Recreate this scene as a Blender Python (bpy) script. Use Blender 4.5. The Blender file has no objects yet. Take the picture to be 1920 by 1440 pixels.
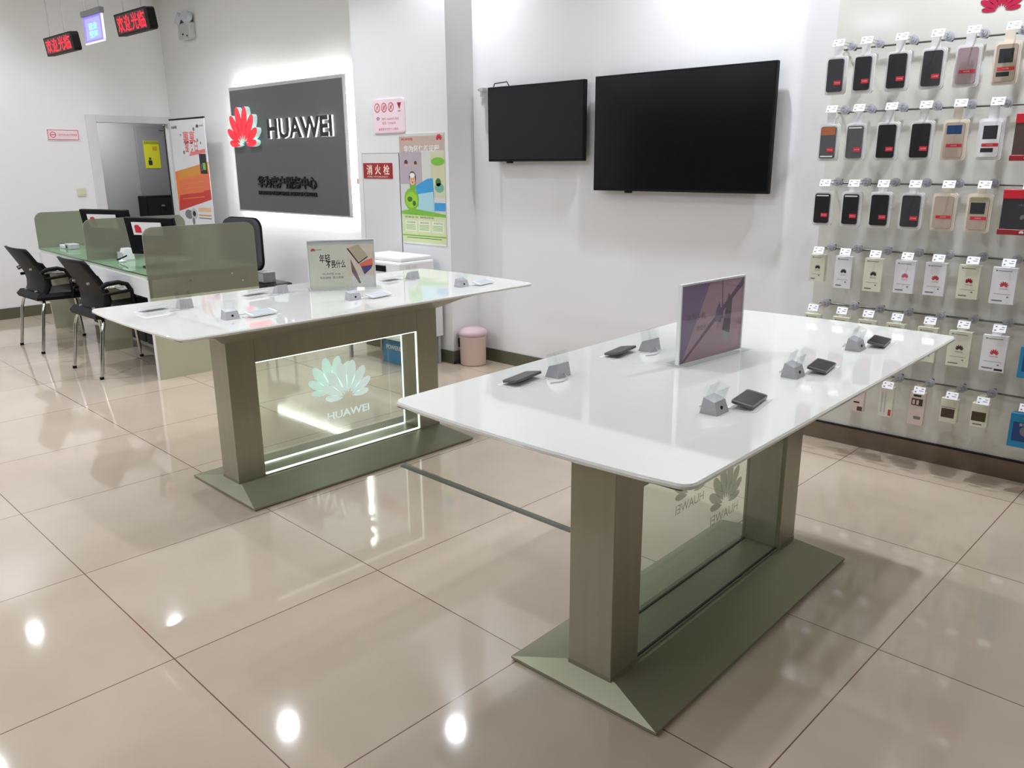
import bpy, bmesh, math
from math import radians as R, pi, sin, cos
from mathutils import Matrix, Vector

S = bpy.context.scene
COL = S.collection

# ------------------------------------------------------------------ camera, light, exposure
cd = bpy.data.cameras.new('camera'); cam = bpy.data.objects.new('camera', cd); COL.objects.link(cam)
S.camera = cam
cd.sensor_width = 36.0; cd.lens = 1512.8 / 1920 * 36.0; cd.clip_start = 0.02; cd.clip_end = 100
yaw, pit, rol = R(42.522), R(15.408), R(-0.4206)
f = Vector((-sin(yaw) * cos(pit), cos(yaw) * cos(pit), -sin(pit)))
r0 = Vector((cos(yaw), sin(yaw), 0)); u0 = r0.cross(f)
rr = r0 * cos(rol) + u0 * sin(rol); uu = -r0 * sin(rol) + u0 * cos(rol)
mw = Matrix((rr, uu, -f)).transposed().to_4x4(); mw.translation = Vector((0, 0, 1.52))
cam.matrix_world = mw

S.view_settings.view_transform = 'Standard'; S.view_settings.look = 'None'
S.view_settings.gamma = 1; S.view_settings.use_curve_mapping = False
S.view_settings.exposure = 0.0
S.cycles.use_denoising = True
S.cycles.max_bounces = 10; S.cycles.diffuse_bounces = 5; S.cycles.glossy_bounces = 5
S.cycles.transmission_bounces = 8; S.cycles.transparent_max_bounces = 16
S.cycles.caustics_refractive = False; S.cycles.caustics_reflective = False
S.cycles.sample_clamp_indirect = 6
W = bpy.data.worlds.new('world'); S.world = W; W.use_nodes = True
W.node_tree.nodes['Background'].inputs[0].default_value = (.8, .85, 1, 1)
W.node_tree.nodes['Background'].inputs[1].default_value = 0.3

CEIL = 3.3
FILL_W = 25.5       # watts of each added fill panel
SPOT_W = 18.5        # watts of each downlight

# ------------------------------------------------------------------ materials
def lin(c):
    return tuple(((v / 255) / 12.92 if v / 255 <= .04045 else ((v / 255 + .055) / 1.055) ** 2.4) for v in c)
MT = {}
def mat(name, col, rough=.5, metal=0, spec=.5, emit=None, es=0, trans=0, ior=1.45, coat=0, noise=0, bump=0, nscale=20, stretch=(1, 1, 1)):
    if name in MT: return MT[name]
    m = bpy.data.materials.new(name); m.use_nodes = True; nt = m.node_tree; b = nt.nodes['Principled BSDF']
    c = lin(col) + (1,)
    b.inputs['Base Color'].default_value = c; b.inputs['Roughness'].default_value = rough
    b.inputs['Metallic'].default_value = metal; b.inputs['IOR'].default_value = ior
    b.inputs['Specular IOR Level'].default_value = spec
    b.inputs['Transmission Weight'].default_value = trans; b.inputs['Coat Weight'].default_value = coat
    if emit: b.inputs['Emission Color'].default_value = lin(emit) + (1,); b.inputs['Emission Strength'].default_value = es
    if noise or bump:
        tc = nt.nodes.new('ShaderNodeTexCoord'); mp = nt.nodes.new('ShaderNodeMapping'); n = nt.nodes.new('ShaderNodeTexNoise')
        mp.inputs['Scale'].default_value = stretch; n.inputs['Scale'].default_value = nscale; n.inputs['Detail'].default_value = 4
        nt.links.new(tc.outputs['Object'], mp.inputs[0]); nt.links.new(mp.outputs[0], n.inputs['Vector'])
        if noise:
            mx = nt.nodes.new('ShaderNodeMix'); mx.data_type = 'RGBA'
            mx.inputs[6].default_value = tuple(v * (1 - noise) for v in c[:3]) + (1,)
            mx.inputs[7].default_value = tuple(min(1, v * (1 + noise)) for v in c[:3]) + (1,)
            nt.links.new(n.outputs[0], mx.inputs[0]); nt.links.new(mx.outputs[2], b.inputs['Base Color'])
        if bump:
            bp = nt.nodes.new('ShaderNodeBump'); bp.inputs['Strength'].default_value = bump; bp.inputs['Distance'].default_value = .002
            nt.links.new(n.outputs[0], bp.inputs['Height']); nt.links.new(bp.outputs[0], b.inputs['Normal'])
    MT[name] = m; return m
def clear(name, tint, gl=.08, rough=.02, frost=0, frostcol=(200, 210, 200), trans_rough=None):
    """architectural sheet: tinted see-through + weak gloss, optionally frosted"""
    if name in MT: return MT[name]
    m = bpy.data.materials.new(name); m.use_nodes = True; nt = m.node_tree; nt.nodes.clear()
    o = nt.nodes.new('ShaderNodeOutputMaterial'); t = nt.nodes.new('ShaderNodeBsdfTransparent'); g = nt.nodes.new('ShaderNodeBsdfGlossy')
    lw = nt.nodes.new('ShaderNodeLayerWeight'); lw.inputs[0].default_value = .25
    mm = nt.nodes.new('ShaderNodeMath'); mm.operation = 'MULTIPLY_ADD'; mm.inputs[1].default_value = .6; mm.inputs[2].default_value = gl; mm.use_clamp = True
    mx = nt.nodes.new('ShaderNodeMixShader')
    t.inputs[0].default_value = lin(tint) + (1,); g.inputs['Roughness'].default_value = rough
    pw = nt.nodes.new('ShaderNodeMath'); pw.operation = 'POWER'; pw.inputs[1].default_value = 4; lw.inputs[0].default_value = .5
    ge = nt.nodes.new('ShaderNodeNewGeometry'); iv = nt.nodes.new('ShaderNodeMath'); iv.operation = 'SUBTRACT'; iv.inputs[0].default_value = 1
    fm_ = nt.nodes.new('ShaderNodeMath'); fm_.operation = 'MULTIPLY'   # only the outer side of a sheet shines
    nt.links.new(ge.outputs['Backfacing'], iv.inputs[1])
    nt.links.new(lw.outputs['Facing'], pw.inputs[0]); nt.links.new(pw.outputs[0], mm.inputs[0]); nt.links.new(mm.outputs[0], fm_.inputs[0]); nt.links.new(iv.outputs[0], fm_.inputs[1]); nt.links.new(fm_.outputs[0], mx.inputs[0])
    base = t
    if trans_rough is not None:
        base = nt.nodes.new('ShaderNodeBsdfRefraction'); base.inputs['IOR'].default_value = 1.05
        base.inputs['Roughness'].default_value = trans_rough; base.inputs[0].default_value = lin(tint) + (1,)
    if frost:
        d = nt.nodes.new('ShaderNodeBsdfDiffuse'); d.inputs[0].default_value = lin(frostcol) + (1,)
        m2 = nt.nodes.new('ShaderNodeMixShader'); m2.inputs[0].default_value = frost
        nt.links.new(base.outputs[0], m2.inputs[1]); nt.links.new(d.outputs[0], m2.inputs[2]); base = m2
    nt.links.new(base.outputs[0], mx.inputs[1]); nt.links.new(g.outputs[0], mx.inputs[2]); nt.links.new(mx.outputs[0], o.inputs[0])
    MT[name] = m; return m

wall_m = mat('wall paint', (226, 226, 226), .6, spec=.3, bump=.1, nscale=120)
ceil_m = mat('ceiling paint', (225, 225, 222), .8)
base_m = mat('olive skirting tile', (88, 88, 68), .25, noise=.15, nscale=6)
steel = mat('brushed steel', (154, 150, 131), .32, metal=.6, noise=.10, nscale=30, stretch=(1, 1, .03))
steelb = mat('steel foot plate', (136, 136, 112), .34, metal=.5, noise=.08, nscale=14, stretch=(1, .04, 1))
hull = mat('satin underside', (160, 158, 140), .38, metal=.35)
white_gl = mat('white back painted glass', (222, 223, 216), .04, spec=.6, coat=.3)
white_p = mat('white plastic', (228, 228, 226), .3)
white_m = mat('white lacquer', (214, 214, 212), .35)
cream = mat('cream laminate', (176, 176, 150), .4)
black = mat('black plastic', (12, 12, 13), .5, spec=.22)
blackm = mat('matt black', (16, 16, 17), .7)
blackg = mat('black glossy screen', (14, 15, 16), .16, spec=.35)
grey = mat('grey plastic', (120, 120, 120), .4)
dgrey = mat('dark grey mesh fabric', (66, 66, 68), .8, bump=.3, nscale=200)
lgrey = mat('light grey', (185, 185, 185), .4)
chrome = mat('chrome', (205, 205, 198), .12, metal=1)
silver = mat('silver metal', (178, 178, 180), .35, metal=.3)
red = mat('red print', (200, 30, 45), .4)
redpk = mat('red sticker', (205, 45, 60), .35)
dred = mat('dark red', (150, 30, 35), .4)
ink = mat('dark ink', (40, 40, 42), .6)
gink = mat('grey ink', (120, 120, 120), .6)
redink = mat('red ink', (190, 60, 70), .6)
pink = mat('pale pink sign', (232, 210, 214), .35)
signgrey = mat('charcoal sign face', (92, 92, 93), .42, noise=.04, nscale=3)
blue = mat('blue cardboard', (60, 122, 165), .5)
acr = clear('clear acrylic', (252, 253, 253), .06)
glass_s = clear('clear sheet glass', (250, 253, 250), .03)
glass_g = clear('greenish desk glass', (226, 240, 226), .10, frost=.2, frostcol=(190, 212, 186))
frost_g = clear('frosted partition glass', (178, 186, 170), .06, rough=.3, frost=.32, frostcol=(190, 192, 165), trans_rough=.45)
etch = clear('etched mark', (206, 210, 204), .02, rough=.6, frost=.25, frostcol=(130, 132, 120))
led_w = mat('white led strip', (255, 255, 255), emit=(240, 255, 245), es=1.6)
etch_l = mat('edge-lit etched mark', (225, 245, 240), .5, emit=(215, 240, 234), es=.5)

# ------------------------------------------------------------------ mesh building
TX = {}
def text_geo(body, bold=0.0, extr=0.0, cjk=True):
    k = (body, bold, extr)
    if k in TX: return TX[k]
    c = bpy.data.curves.new('t', 'FONT'); c.body = body; c.size = 1; c.offset = bold; c.extrude = extr
    c.align_x = 'CENTER'; c.align_y = 'CENTER'; c.resolution_u = 2
    o = bpy.data.objects.new('t', c); COL.objects.link(o)
    me = bpy.data.meshes.new_from_object(o.evaluated_get(bpy.context.evaluated_depsgraph_get()))
    vs = [tuple(v.co) for v in me.vertices]; fs = [(tuple(p.vertices), tuple(p.normal)) for p in me.polygons]
    bpy.data.objects.remove(o); bpy.data.curves.remove(c); bpy.data.meshes.remove(me)
    xs = [v[0] for v in vs] or [0]; ys = [v[1] for v in vs] or [0]
    cx, cy = (max(xs) + min(xs)) / 2, (max(ys) + min(ys)) / 2
    vs = [(x - cx, y - cy, z) for x, y, z in vs]
    TX[k] = (vs, fs, max(xs) - min(xs), max(ys) - min(ys)); return TX[k]

class MB:
    def __init__(s): s.v = []; s.f = []; s.mi = []; s.sm = []; s.mats = []; s.T = None
    def m(s, m):
        if m not in s.mats: s.mats.append(m)
        return s.mats.index(m)
    def add(s, vs, fs, m, smooth=False):
        o = len(s.v); i = s.m(m)
        s.v += [tuple((s.T @ Vector(v))) if s.T else tuple(v) for v in vs]
        for fc in fs: s.f.append(tuple(a + o for a in fc)); s.mi.append(i); s.sm.append(smooth)
        return s
    def box(s, x0, x1, y0, y1, z0, z1, m, bev=0, seg=2):
        if bev:
            bm = bmesh.new(); bmesh.ops.create_cube(bm, size=1)
            for v in bm.verts: v.co = Vector(((x0 + x1) / 2 + v.co.x * (x1 - x0), (y0 + y1) / 2 + v.co.y * (y1 - y0), (z0 + z1) / 2 + v.co.z * (z1 - z0)))
            bmesh.ops.bevel(bm, geom=bm.edges[:], offset=bev, segments=seg, profile=.5, affect='EDGES')
            bm.verts.index_update(); vs = [tuple(v.co) for v in bm.verts]; fs = [tuple(v.index for v in q.verts) for q in bm.faces]; bm.free()
            return s.add(vs, fs, m)
        vs = [(x, y, z) for z in (z0, z1) for y in (y0, y1) for x in (x0, x1)]
        return s.add(vs, [(0, 2, 3, 1), (4, 5, 7, 6), (0, 1, 5, 4), (2, 6, 7, 3), (0, 4, 6, 2), (1, 3, 7, 5)], m)
    def loft(s, rings, m, cap=True, smooth=False, closed=True):
        n = len(rings[0]); vs = [p for r in rings for p in r]; fs = []
        for k in range(len(rings) - 1):
            for i in range(n if closed else n - 1):
                a, b = k * n + i, k * n + (i + 1) % n; fs.append((a, b, b + n, a + n))
        s.add(vs, fs, m, smooth)
        if cap: s.add(list(rings[0]), [tuple(range(n))[::-1]], m); s.add(list(rings[-1]), [tuple(range(n))], m)
        return s
    def prism(s, pts, a, b, m, ax='y'):
        """pts in XZ extruded along y (ax='y'), or XY extruded along z, or YZ along x"""
        mk = {'y': lambda p, t: (p[0], t, p[1]), 'z': lambda p, t: (p[0], p[1], t), 'x': lambda p, t: (t, p[0], p[1])}[ax]
        return s.loft([[mk(p, a) for p in pts], [mk(p, b) for p in pts]], m)
    def poly(s, pts, y, m): return s.add([(p[0], y, p[1]) for p in pts], [tuple(range(len(pts)))], m)
    def rect(s, x0, x1, z0, z1, y, m): return s.poly([(x0, z0), (x1, z0), (x1, z1), (x0, z1)], y, m)
    def disc(s, cx, cz, rx, y, m, rz=None, n=20):
        return s.poly([(cx + rx * cos(2 * pi * i / n), cz + (rz or rx) * sin(2 * pi * i / n)) for i in range(n)], y, m)
    def cyl(s, c, r, h, m, ax='z', r2=None, n=24, smooth=True):
        r2 = r if r2 is None else r2
        def P(rad, t, i):
            a = 2 * pi * i / n; u, v = rad * cos(a), rad * sin(a)
            return {'z': (c[0] + u, c[1] + v, c[2] + t), 'y': (c[0] + u, c[1] + t, c[2] + v), 'x': (c[0] + t, c[1] + u, c[2] + v)}[ax]
        return s.loft([[P(r, 0, i) for i in range(n)], [P(r2, h, i) for i in range(n)]], m, smooth=smooth)
    def lathe(s, c, prof, m, n=28):
        return s.loft([[(c[0] + r * cos(2 * pi * i / n), c[1] + r * sin(2 * pi * i / n), c[2] + z) for i in range(n)] for r, z in prof], m, smooth=True)
    def tube(s, pts, r, m, n=10, cyc=False):
        pts = [Vector(p) for p in pts]; rings = []; up = None
        for i, p in enumerate(pts):
            a = pts[max(i - 1, 0)]; b = pts[min(i + 1, len(pts) - 1)]; d = (b - a).normalized()
            if up is None: up = d.cross(Vector((0, 0, 1))); up = up if up.length > .1 else d.cross(Vector((1, 0, 0))); up.normalize()
            up = (up - d * up.dot(d)).normalized(); w = d.cross(up)
            rings.append([tuple(p + (up * cos(2 * pi * k / n) + w * sin(2 * pi * k / n)) * r) for k in range(n)])
        return s.loft(rings, m, smooth=True)
    def text(s, body, cx, cz, y, m, w=None, h=None, bold=0.0, side=None, depth=0.0, mirror=False):
        ex = .5 if depth else 0
        vs, fs, tw, th = text_geo(body, bold, ex)
        sx = (w / tw) if w else (h / th); sz = (h / th) if h else (w / tw)
        if w and not h: sz = sx
        if mirror: sx = -sx
        V = [(cx + v[0] * sx, y - (v[2] + .5) * depth if depth else y, cz + v[1] * sz) for v in vs]
        if side:
            s.add(V, [q for q, n in fs if abs(n[2]) > .5], m); s.add(V, [q for q, n in fs if abs(n[2]) <= .5], side)
        else: s.add(V, [q for q, n in fs], m)
        return s
    def lotus(s, cx, cz, w, y, m, depth=0, side=None, mirror=False):
        """eight-petal flower mark, w wide"""
        k = w / 1.0
        for a, L, b, r in ((12, .62, .205, .10), (36, .58, .195, .10), (60, .50, .165, .10), (82, .38, .125, .10)):
            for sg in (-1, 1):
                an = R(90 - a); ca, sa = cos(an), sin(an); pts = []
                for u in (0, .15, .3, .45, .62, .74, .85, .93, .98, 1):
                    pass; hw = b / 2 * (sin(pi / 2 * u / .62) if u < .62 else math.sqrt(max(0, 1 - ((u - .62) / .38) ** 2))); pts.append((r + (L - .0) * u, hw))
                pts = pts + [(x, -h) for x, h in pts[-2:0:-1]]
                P = [(cx + sg * k * (x * ca - h * sa) * 1.02, cz + k * (x * sa + h * ca) - .36 * k - 0) for x, h in pts]
                if sg < 0: P = P[::-1]
                if depth:
                    n = len(P); s.add([(p[0], y - depth, p[1]) for p in P], [tuple(range(n))], m)
                    V = [(p[0], y - depth, p[1]) for p in P] + [(p[0], y, p[1]) for p in P]
                    s.add(V, [(i, i + n, (i + 1) % n + n, (i + 1) % n) for i in range(n)], side or m)
                else: s.poly(P, y, m)
        return s
    def build(s, name, parent=None, label=None, loc=None, rot=0, smooth_all=False):
        me = bpy.data.meshes.new(name); me.from_pydata(s.v, [], s.f); 
        for q in s.mats: me.materials.append(q)
        me.polygons.foreach_set('material_index', s.mi); me.polygons.foreach_set('use_smooth', s.sm)
        me.update()
        o = bpy.data.objects.new(name, me); COL.objects.link(o)
        if parent: o.parent = parent
        if label: o['label'] = label
        if loc is not None: o.location = loc
        if rot: o.rotation_euler[2] = rot
        return o
def rrect(x0, x1, z0, z1, r, n=5, tr=(1, 1, 1, 1)):
    pts = []
    for (cx, cz, a0), on in zip(((x1 - r, z0 + r, -90), (x1 - r, z1 - r, 0), (x0 + r, z1 - r, 90), (x0 + r, z0 + r, 180)), tr):
        if on: pts += [(cx + r * cos(R(a0 + 90 * i / n)), cz + r * sin(R(a0 + 90 * i / n))) for i in range(n + 1)]
        else: pts.append((cx + (r if cx > (x0 + x1) / 2 else -r), cz + (r if cz > (z0 + z1) / 2 else -r)))
    return pts
def tag(o, label, cat, group=None):
    o['label'] = label; o['category'] = cat
    if group: o['group'] = group
    return o
def thing(name, label, cat, loc=(0, 0, 0), rot=0, group=None):
    o = bpy.data.objects.new(name, None); COL.objects.link(o); o.empty_display_size = .1
    o.location = loc; o.rotation_euler[2] = rot; return tag(o, label, cat, group)
def struct(o): o['kind'] = 'structure'; return o
def dup(root, loc, rot=0, label=None):
    r = root.copy(); COL.objects.link(r); r.location = loc; r.rotation_euler[2] = rot
    if label: r['label'] = label
    for ch in list(root.children):
        c = ch.copy(); COL.objects.link(c); c.parent = r
        for g in list(ch.children):
            d = g.copy(); COL.objects.link(d); d.parent = c
    return r
ORD = ['first', 'second', 'third', 'fourth', 'fifth', 'sixth', 'seventh', 'eighth']

# ------------------------------------------------------------------ room shell
XL, YW, XR, YB = -9.33, 4.48, 3.2, -4.6
# floor: polished porcelain tiles 0.8 m, thin dark joints
fm = bpy.data.materials.new('polished floor tiles'); fm.use_nodes = True; nt = fm.node_tree; b = nt.nodes['Principled BSDF']
tc = nt.nodes.new('ShaderNodeTexCoord'); mp = nt.nodes.new('ShaderNodeMapping'); br = nt.nodes.new('ShaderNodeTexBrick')
th = R(1.87); p0 = (-2.292, 1.722)
mp.inputs['Rotation'].default_value = (0, 0, th)
mp.inputs['Location'].default_value = (-(p0[0] * cos(th) - p0[1] * sin(th)) + 8, -(p0[0] * sin(th) + p0[1] * cos(th)) + 8, 0)
br.offset = 0; br.squash = 1
for k, v in (('Scale', 1), ('Mortar Size', .0022), ('Mortar Smooth', .1), ('Bias', 0), ('Brick Width', .797), ('Row Height', .797)): br.inputs[k].default_value = v
mp.inputs['Location'].default_value[0] += -8 + .797 * 16; mp.inputs['Location'].default_value[1] += -8 + .797 * 16
br.inputs['Color1'].default_value = lin((186, 172, 154)) + (1,); br.inputs['Color2'].default_value = lin((181, 166, 147)) + (1,)
br.inputs['Mortar'].default_value = lin((110, 85, 75)) + (1,)
n1 = nt.nodes.new('ShaderNodeTexNoise'); n1.inputs['Scale'].default_value = 2.2; n1.inputs['Detail'].default_value = 5
cr = nt.nodes.new('ShaderNodeValToRGB'); cr.color_ramp.elements[0].position = .3; cr.color_ramp.elements[1].position = .7
cr.color_ramp.elements[0].color = (.90, .89, .86, 1); cr.color_ramp.elements[1].color = (1, 1, 1, 1)
mx = nt.nodes.new('ShaderNodeMix'); mx.data_type = 'RGBA'; mx.blend_type = 'MULTIPLY'; mx.inputs[0].default_value = 1
L = nt.links.new
L(tc.outputs['Object'], mp.inputs[0]); L(mp.outputs[0], br.inputs['Vector']); L(tc.outputs['Object'], n1.inputs['Vector'])
L(n1.outputs[0], cr.inputs[0]); L(br.outputs[0], mx.inputs[6]); L(cr.outputs[0], mx.inputs[7]); L(mx.outputs[2], b.inputs['Base Color'])
b.inputs['Roughness'].default_value = .06; b.inputs['IOR'].default_value = 1.6
struct(MB().box(XL, XR, YB, YW, -.1, 0, fm).build('floor'))
struct(MB().box(XL - .1, XR + .1, YB - .1, YW + .1, CEIL, CEIL + .1, ceil_m).build('ceiling'))
struct(MB().box(XL - .1, XR + .1, YW, YW + .12, -.1, CEIL, wall_m).build('wall_main'))
struct(MB().box(XR, XR + .1, YB, YW, -.1, CEIL, wall_m).build('wall_right'))
DY0, DY1, DZ = 3.66, 4.44, 1.96      # door opening in the left wall
w = MB(); w.box(XL - .1, XL, YB, DY0, -.1, CEIL, wall_m); w.box(XL - .1, XL, DY1, YW, -.1, CEIL, wall_m); w.box(XL - .1, XL, DY0, DY1, DZ, CEIL, wall_m)
struct(w.build('wall_left'))
# unseen wall behind the camera; dark glazing added to darken steel and screen reflections
w = MB(); w.box(XL - .1, XR + .1, YB - .1, YB, -.1, .3, wall_m); w.box(XL - .1, XR + .1, YB - .1, YB, 2.7, CEIL, wall_m)
struct(w.build('wall_back'))
darkglaz = mat('dark glazing for reflections', (26, 28, 32), .05, spec=.5)
fr = mat('window frame', (120, 120, 118), .4, metal=.4)
for i in range(5):
    x0 = XL + i * (XR - XL) / 5; x1 = x0 + (XR - XL) / 5
    w = MB(); w.box(x0, x1, YB - .06, YB - .04, .3, 2.7, darkglaz)
    for a, c in ((x0, x0 + .05), (x1 - .05, x1)): w.box(a, c, YB - .08, YB, .3, 2.7, fr)
    w.box(x0, x1, YB - .08, YB, .3, .36, fr); w.box(x0, x1, YB - .08, YB, 2.64, 2.7, fr)
    struct(w.build('window_%d' % (i + 1)))
# pillar proud of the main wall
PX0, PX1, PY = -5.56, -4.475, 4.21
struct(MB().box(PX0, PX1, PY, YW, 0, CEIL, wall_m).build('wall_pillar'))
# skirting
w = MB(); w.box(PX1, -1.75, YW - .012, YW, 0, .1, base_m); w.box(XL, PX0, YW - .012, YW, 0, .1, base_m)
struct(w.build('baseboard_main'))
w = MB(); w.box(PX0, PX1 + .012, PY - .012, PY, 0, .1, base_m); w.box(PX1, PX1 + .012, PY, YW - .012, 0, .1, base_m)
struct(w.build('baseboard_pillar'))
struct(MB().box(XL, XL + .012, YB, DY0 - .11, 0, .11, base_m).build('baseboard_left'))
# doorway: white frame and grey corridor beyond
frame_m = mat('door frame white', (205, 205, 205), .4)
w = MB(); w.box(XL - .105, XL + .02, DY0 - .1, DY0 + .003, 0, DZ + .07, frame_m, .004); w.box(XL - .105, XL + .02, DY1 - .003, YW - .001, 0, DZ + .07, frame_m); w.box(XL - .105, XL + .02, DY0 + .003, DY1 - .003, DZ - .003, DZ + .07, frame_m)
struct(w.build('trim_1'))
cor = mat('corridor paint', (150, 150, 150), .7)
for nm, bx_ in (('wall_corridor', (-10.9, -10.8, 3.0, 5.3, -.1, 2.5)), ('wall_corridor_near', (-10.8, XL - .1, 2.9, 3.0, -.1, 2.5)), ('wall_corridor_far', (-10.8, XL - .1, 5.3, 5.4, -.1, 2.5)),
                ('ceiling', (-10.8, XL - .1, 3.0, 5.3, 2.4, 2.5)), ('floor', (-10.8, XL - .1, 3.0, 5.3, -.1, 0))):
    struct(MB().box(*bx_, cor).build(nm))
# inner door standing open in the corridor, with dark lower panel
dleaf = mat('grey door leaf', (132, 132, 134), .5)
d = MB().box(0, .60, -.02, .02, .005, 1.99, dleaf, .003).build('door_1', loc=(-10.77, 4.69, 0), rot=R(90)); struct(d)
h = MB(); h.tube([(.05, -.02, 1.0), (.05, -.06, 1.0), (.17, -.06, 1.0)], .008, chrome); struct(h.build('door_handle', d))
h = MB(); h.tube([(.30, -.03, 1.95), (.55, -.03, 1.95), (.55, -.05, 1.95)], .01, grey); struct(h.build('door_closer', d))
yel = mat('yellow poster', (205, 200, 40), .5)
w = MB(); w.box(-.10, .10, -.004, 0, 0, .34, yel); w.rect(-.095, .095, .30, .335, -.005, mat('olive print', (140, 150, 30), .5))
w.disc(-.035, .12, .016, -.005, ink); w.rect(-.06, -.01, .04, .10, -.005, ink); w.rect(.01, .07, .22, .27, -.005, mat('ochre print', (190, 150, 40), .5))
tag(w.build('notice_poster', loc=(-10.7495, 4.87, 1.47), rot=R(90)), 'small yellow notice with a black figure on the grey door in the doorway', 'poster')
w = MB(); w.box(0, .46, 0, .26, .0, 1.13, black, .01); w.box(.01, .45, -.006, 0, .02, .56, blackm); w.box(.01, .45, -.006, 0, .58, 1.11, blackm)
w.box(.18, .22, -.02, -.006, 1.0, 1.02, grey); w.box(.18, .22, -.02, -.006, .45, .47, grey)
tag(w.build('filing_cabinet', loc=(-10.46, 4.60, 0), rot=R(90)), 'tall black cabinet standing beyond the doorway in the left wall', 'cabinet')
w = MB(); w.box(XL - .09, XL - .06, DY0 + .003, DY0 + .017, 0, DZ - .08, blackm); w.box(XL - .09, XL - .07, DY1 - .01, DY1 - .003, 0, DZ - .02, blackm)
struct(w.build('trim_2'))
t = thing('corridor_fill', 'added round fill light on the corridor ceiling behind the doorway', 'ceiling light', (-10.15, 4.1, 2.4))  # unseen source added to brighten the dark corridor
MB().cyl((0, 0, -.03), .1, .03, mat('corridor fill glow', (255, 255, 255), emit=(255, 255, 255), es=3)).build('diffuser', t)
cl = bpy.data.lights.new('lamp_light', 'AREA'); cl.shape = 'DISK'; cl.size = .2; cl.energy = 22; clo = bpy.data.objects.new('lamp_light', cl); COL.objects.link(clo); clo.parent = t; clo.location = (0, 0, -.035)
# ------------------------------------------------------------------ ceiling downlights and added fill panels
lens = mat('lamp lens', (255, 255, 255), emit=(255, 255, 250), es=150)
def arealight(parent, w_, h_, watts, z, shape='RECTANGLE', spread=pi, col=(.93, .985, 1.12)):
    l = bpy.data.lights.new('lamp_light', 'AREA'); l.shape = shape; l.size = w_
    if shape == 'RECTANGLE': l.size_y = h_
    l.energy = watts; l.color = col; l.spread = spread
    o = bpy.data.objects.new('lamp_light', l); COL.objects.link(o); o.parent = parent; o.location = (0, 0, z); return o
k = 0
rowname = ['nearest the tables', 'nearest the back wall']
for j, y in enumerate((-.9, -3.0)):  # unseen panels added behind the camera as general fill light
    for i, x in enumerate((-8.2, -6.2, -4.2, -2.2)):
        t = thing('ceiling_fill_panel', 'added square ceiling fill light, %s from the left in the row %s' % (ORD[i], rowname[j]), 'ceiling light', (x, y, CEIL), 0, 'added fill panels behind the camera')
        w = MB(); w.box(-.31, .31, -.31, -.295, -.02, 0, lgrey); w.box(-.31, .31, .295, .31, -.02, 0, lgrey); w.box(-.31, -.295, -.295, .295, -.02, 0, lgrey); w.box(.295, .31, -.295, .295, -.02, 0, lgrey)
        w.build('frame', t)
        MB().box(-.295, .295, -.295, .295, -.012, 0, mat('fill panel glow', (255, 255, 255), emit=(255, 252, 246), es=2)).build('diffuser', t)
        arealight(t, .58, .58, FILL_W, -.025)
for n, (x, y) in enumerate([(-8.915, 2.155), (-7.887, 3.211), (-5.597, 3.138), (-4.458, 4.10), (-2.4, 4.0), (-.9, 3.9), (-2.6, 1.9), (-6.9, 1.2), (-5.0, .9), (.8, 3.4), (-.6, 2.3)]):
    vis = n < 4
    t = thing('downlight', 'round recessed ceiling downlight ' + ['above the left wall', 'above the service desk', 'above the aisle by the left table', 'close to the pillar', 'above the large television', 'in front of the phone case wall', 'above the right table', 'above the visitor chairs', 'above the open floor', 'at the right of the phone case wall', 'above the right end of the right table'][n], 'ceiling light', (x, y, CEIL), 0, 'round downlights')
    w = MB(); w.lathe((0, 0, 0), [(.075, 0), (.075, -.008), (.055, -.012), (.05, -.004)], white_p); w.build('trim_ring', t)
    MB().cyl((0, 0, -.0125), .05, .003, lens).build('lens', t)
    arealight(t, .09, .09, SPOT_W * {0: .6, 1: .75, 3: .7, 9: .3, 10: .3, 6: .6}.get(n, 1), -.014, 'DISK', R(130))

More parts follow.
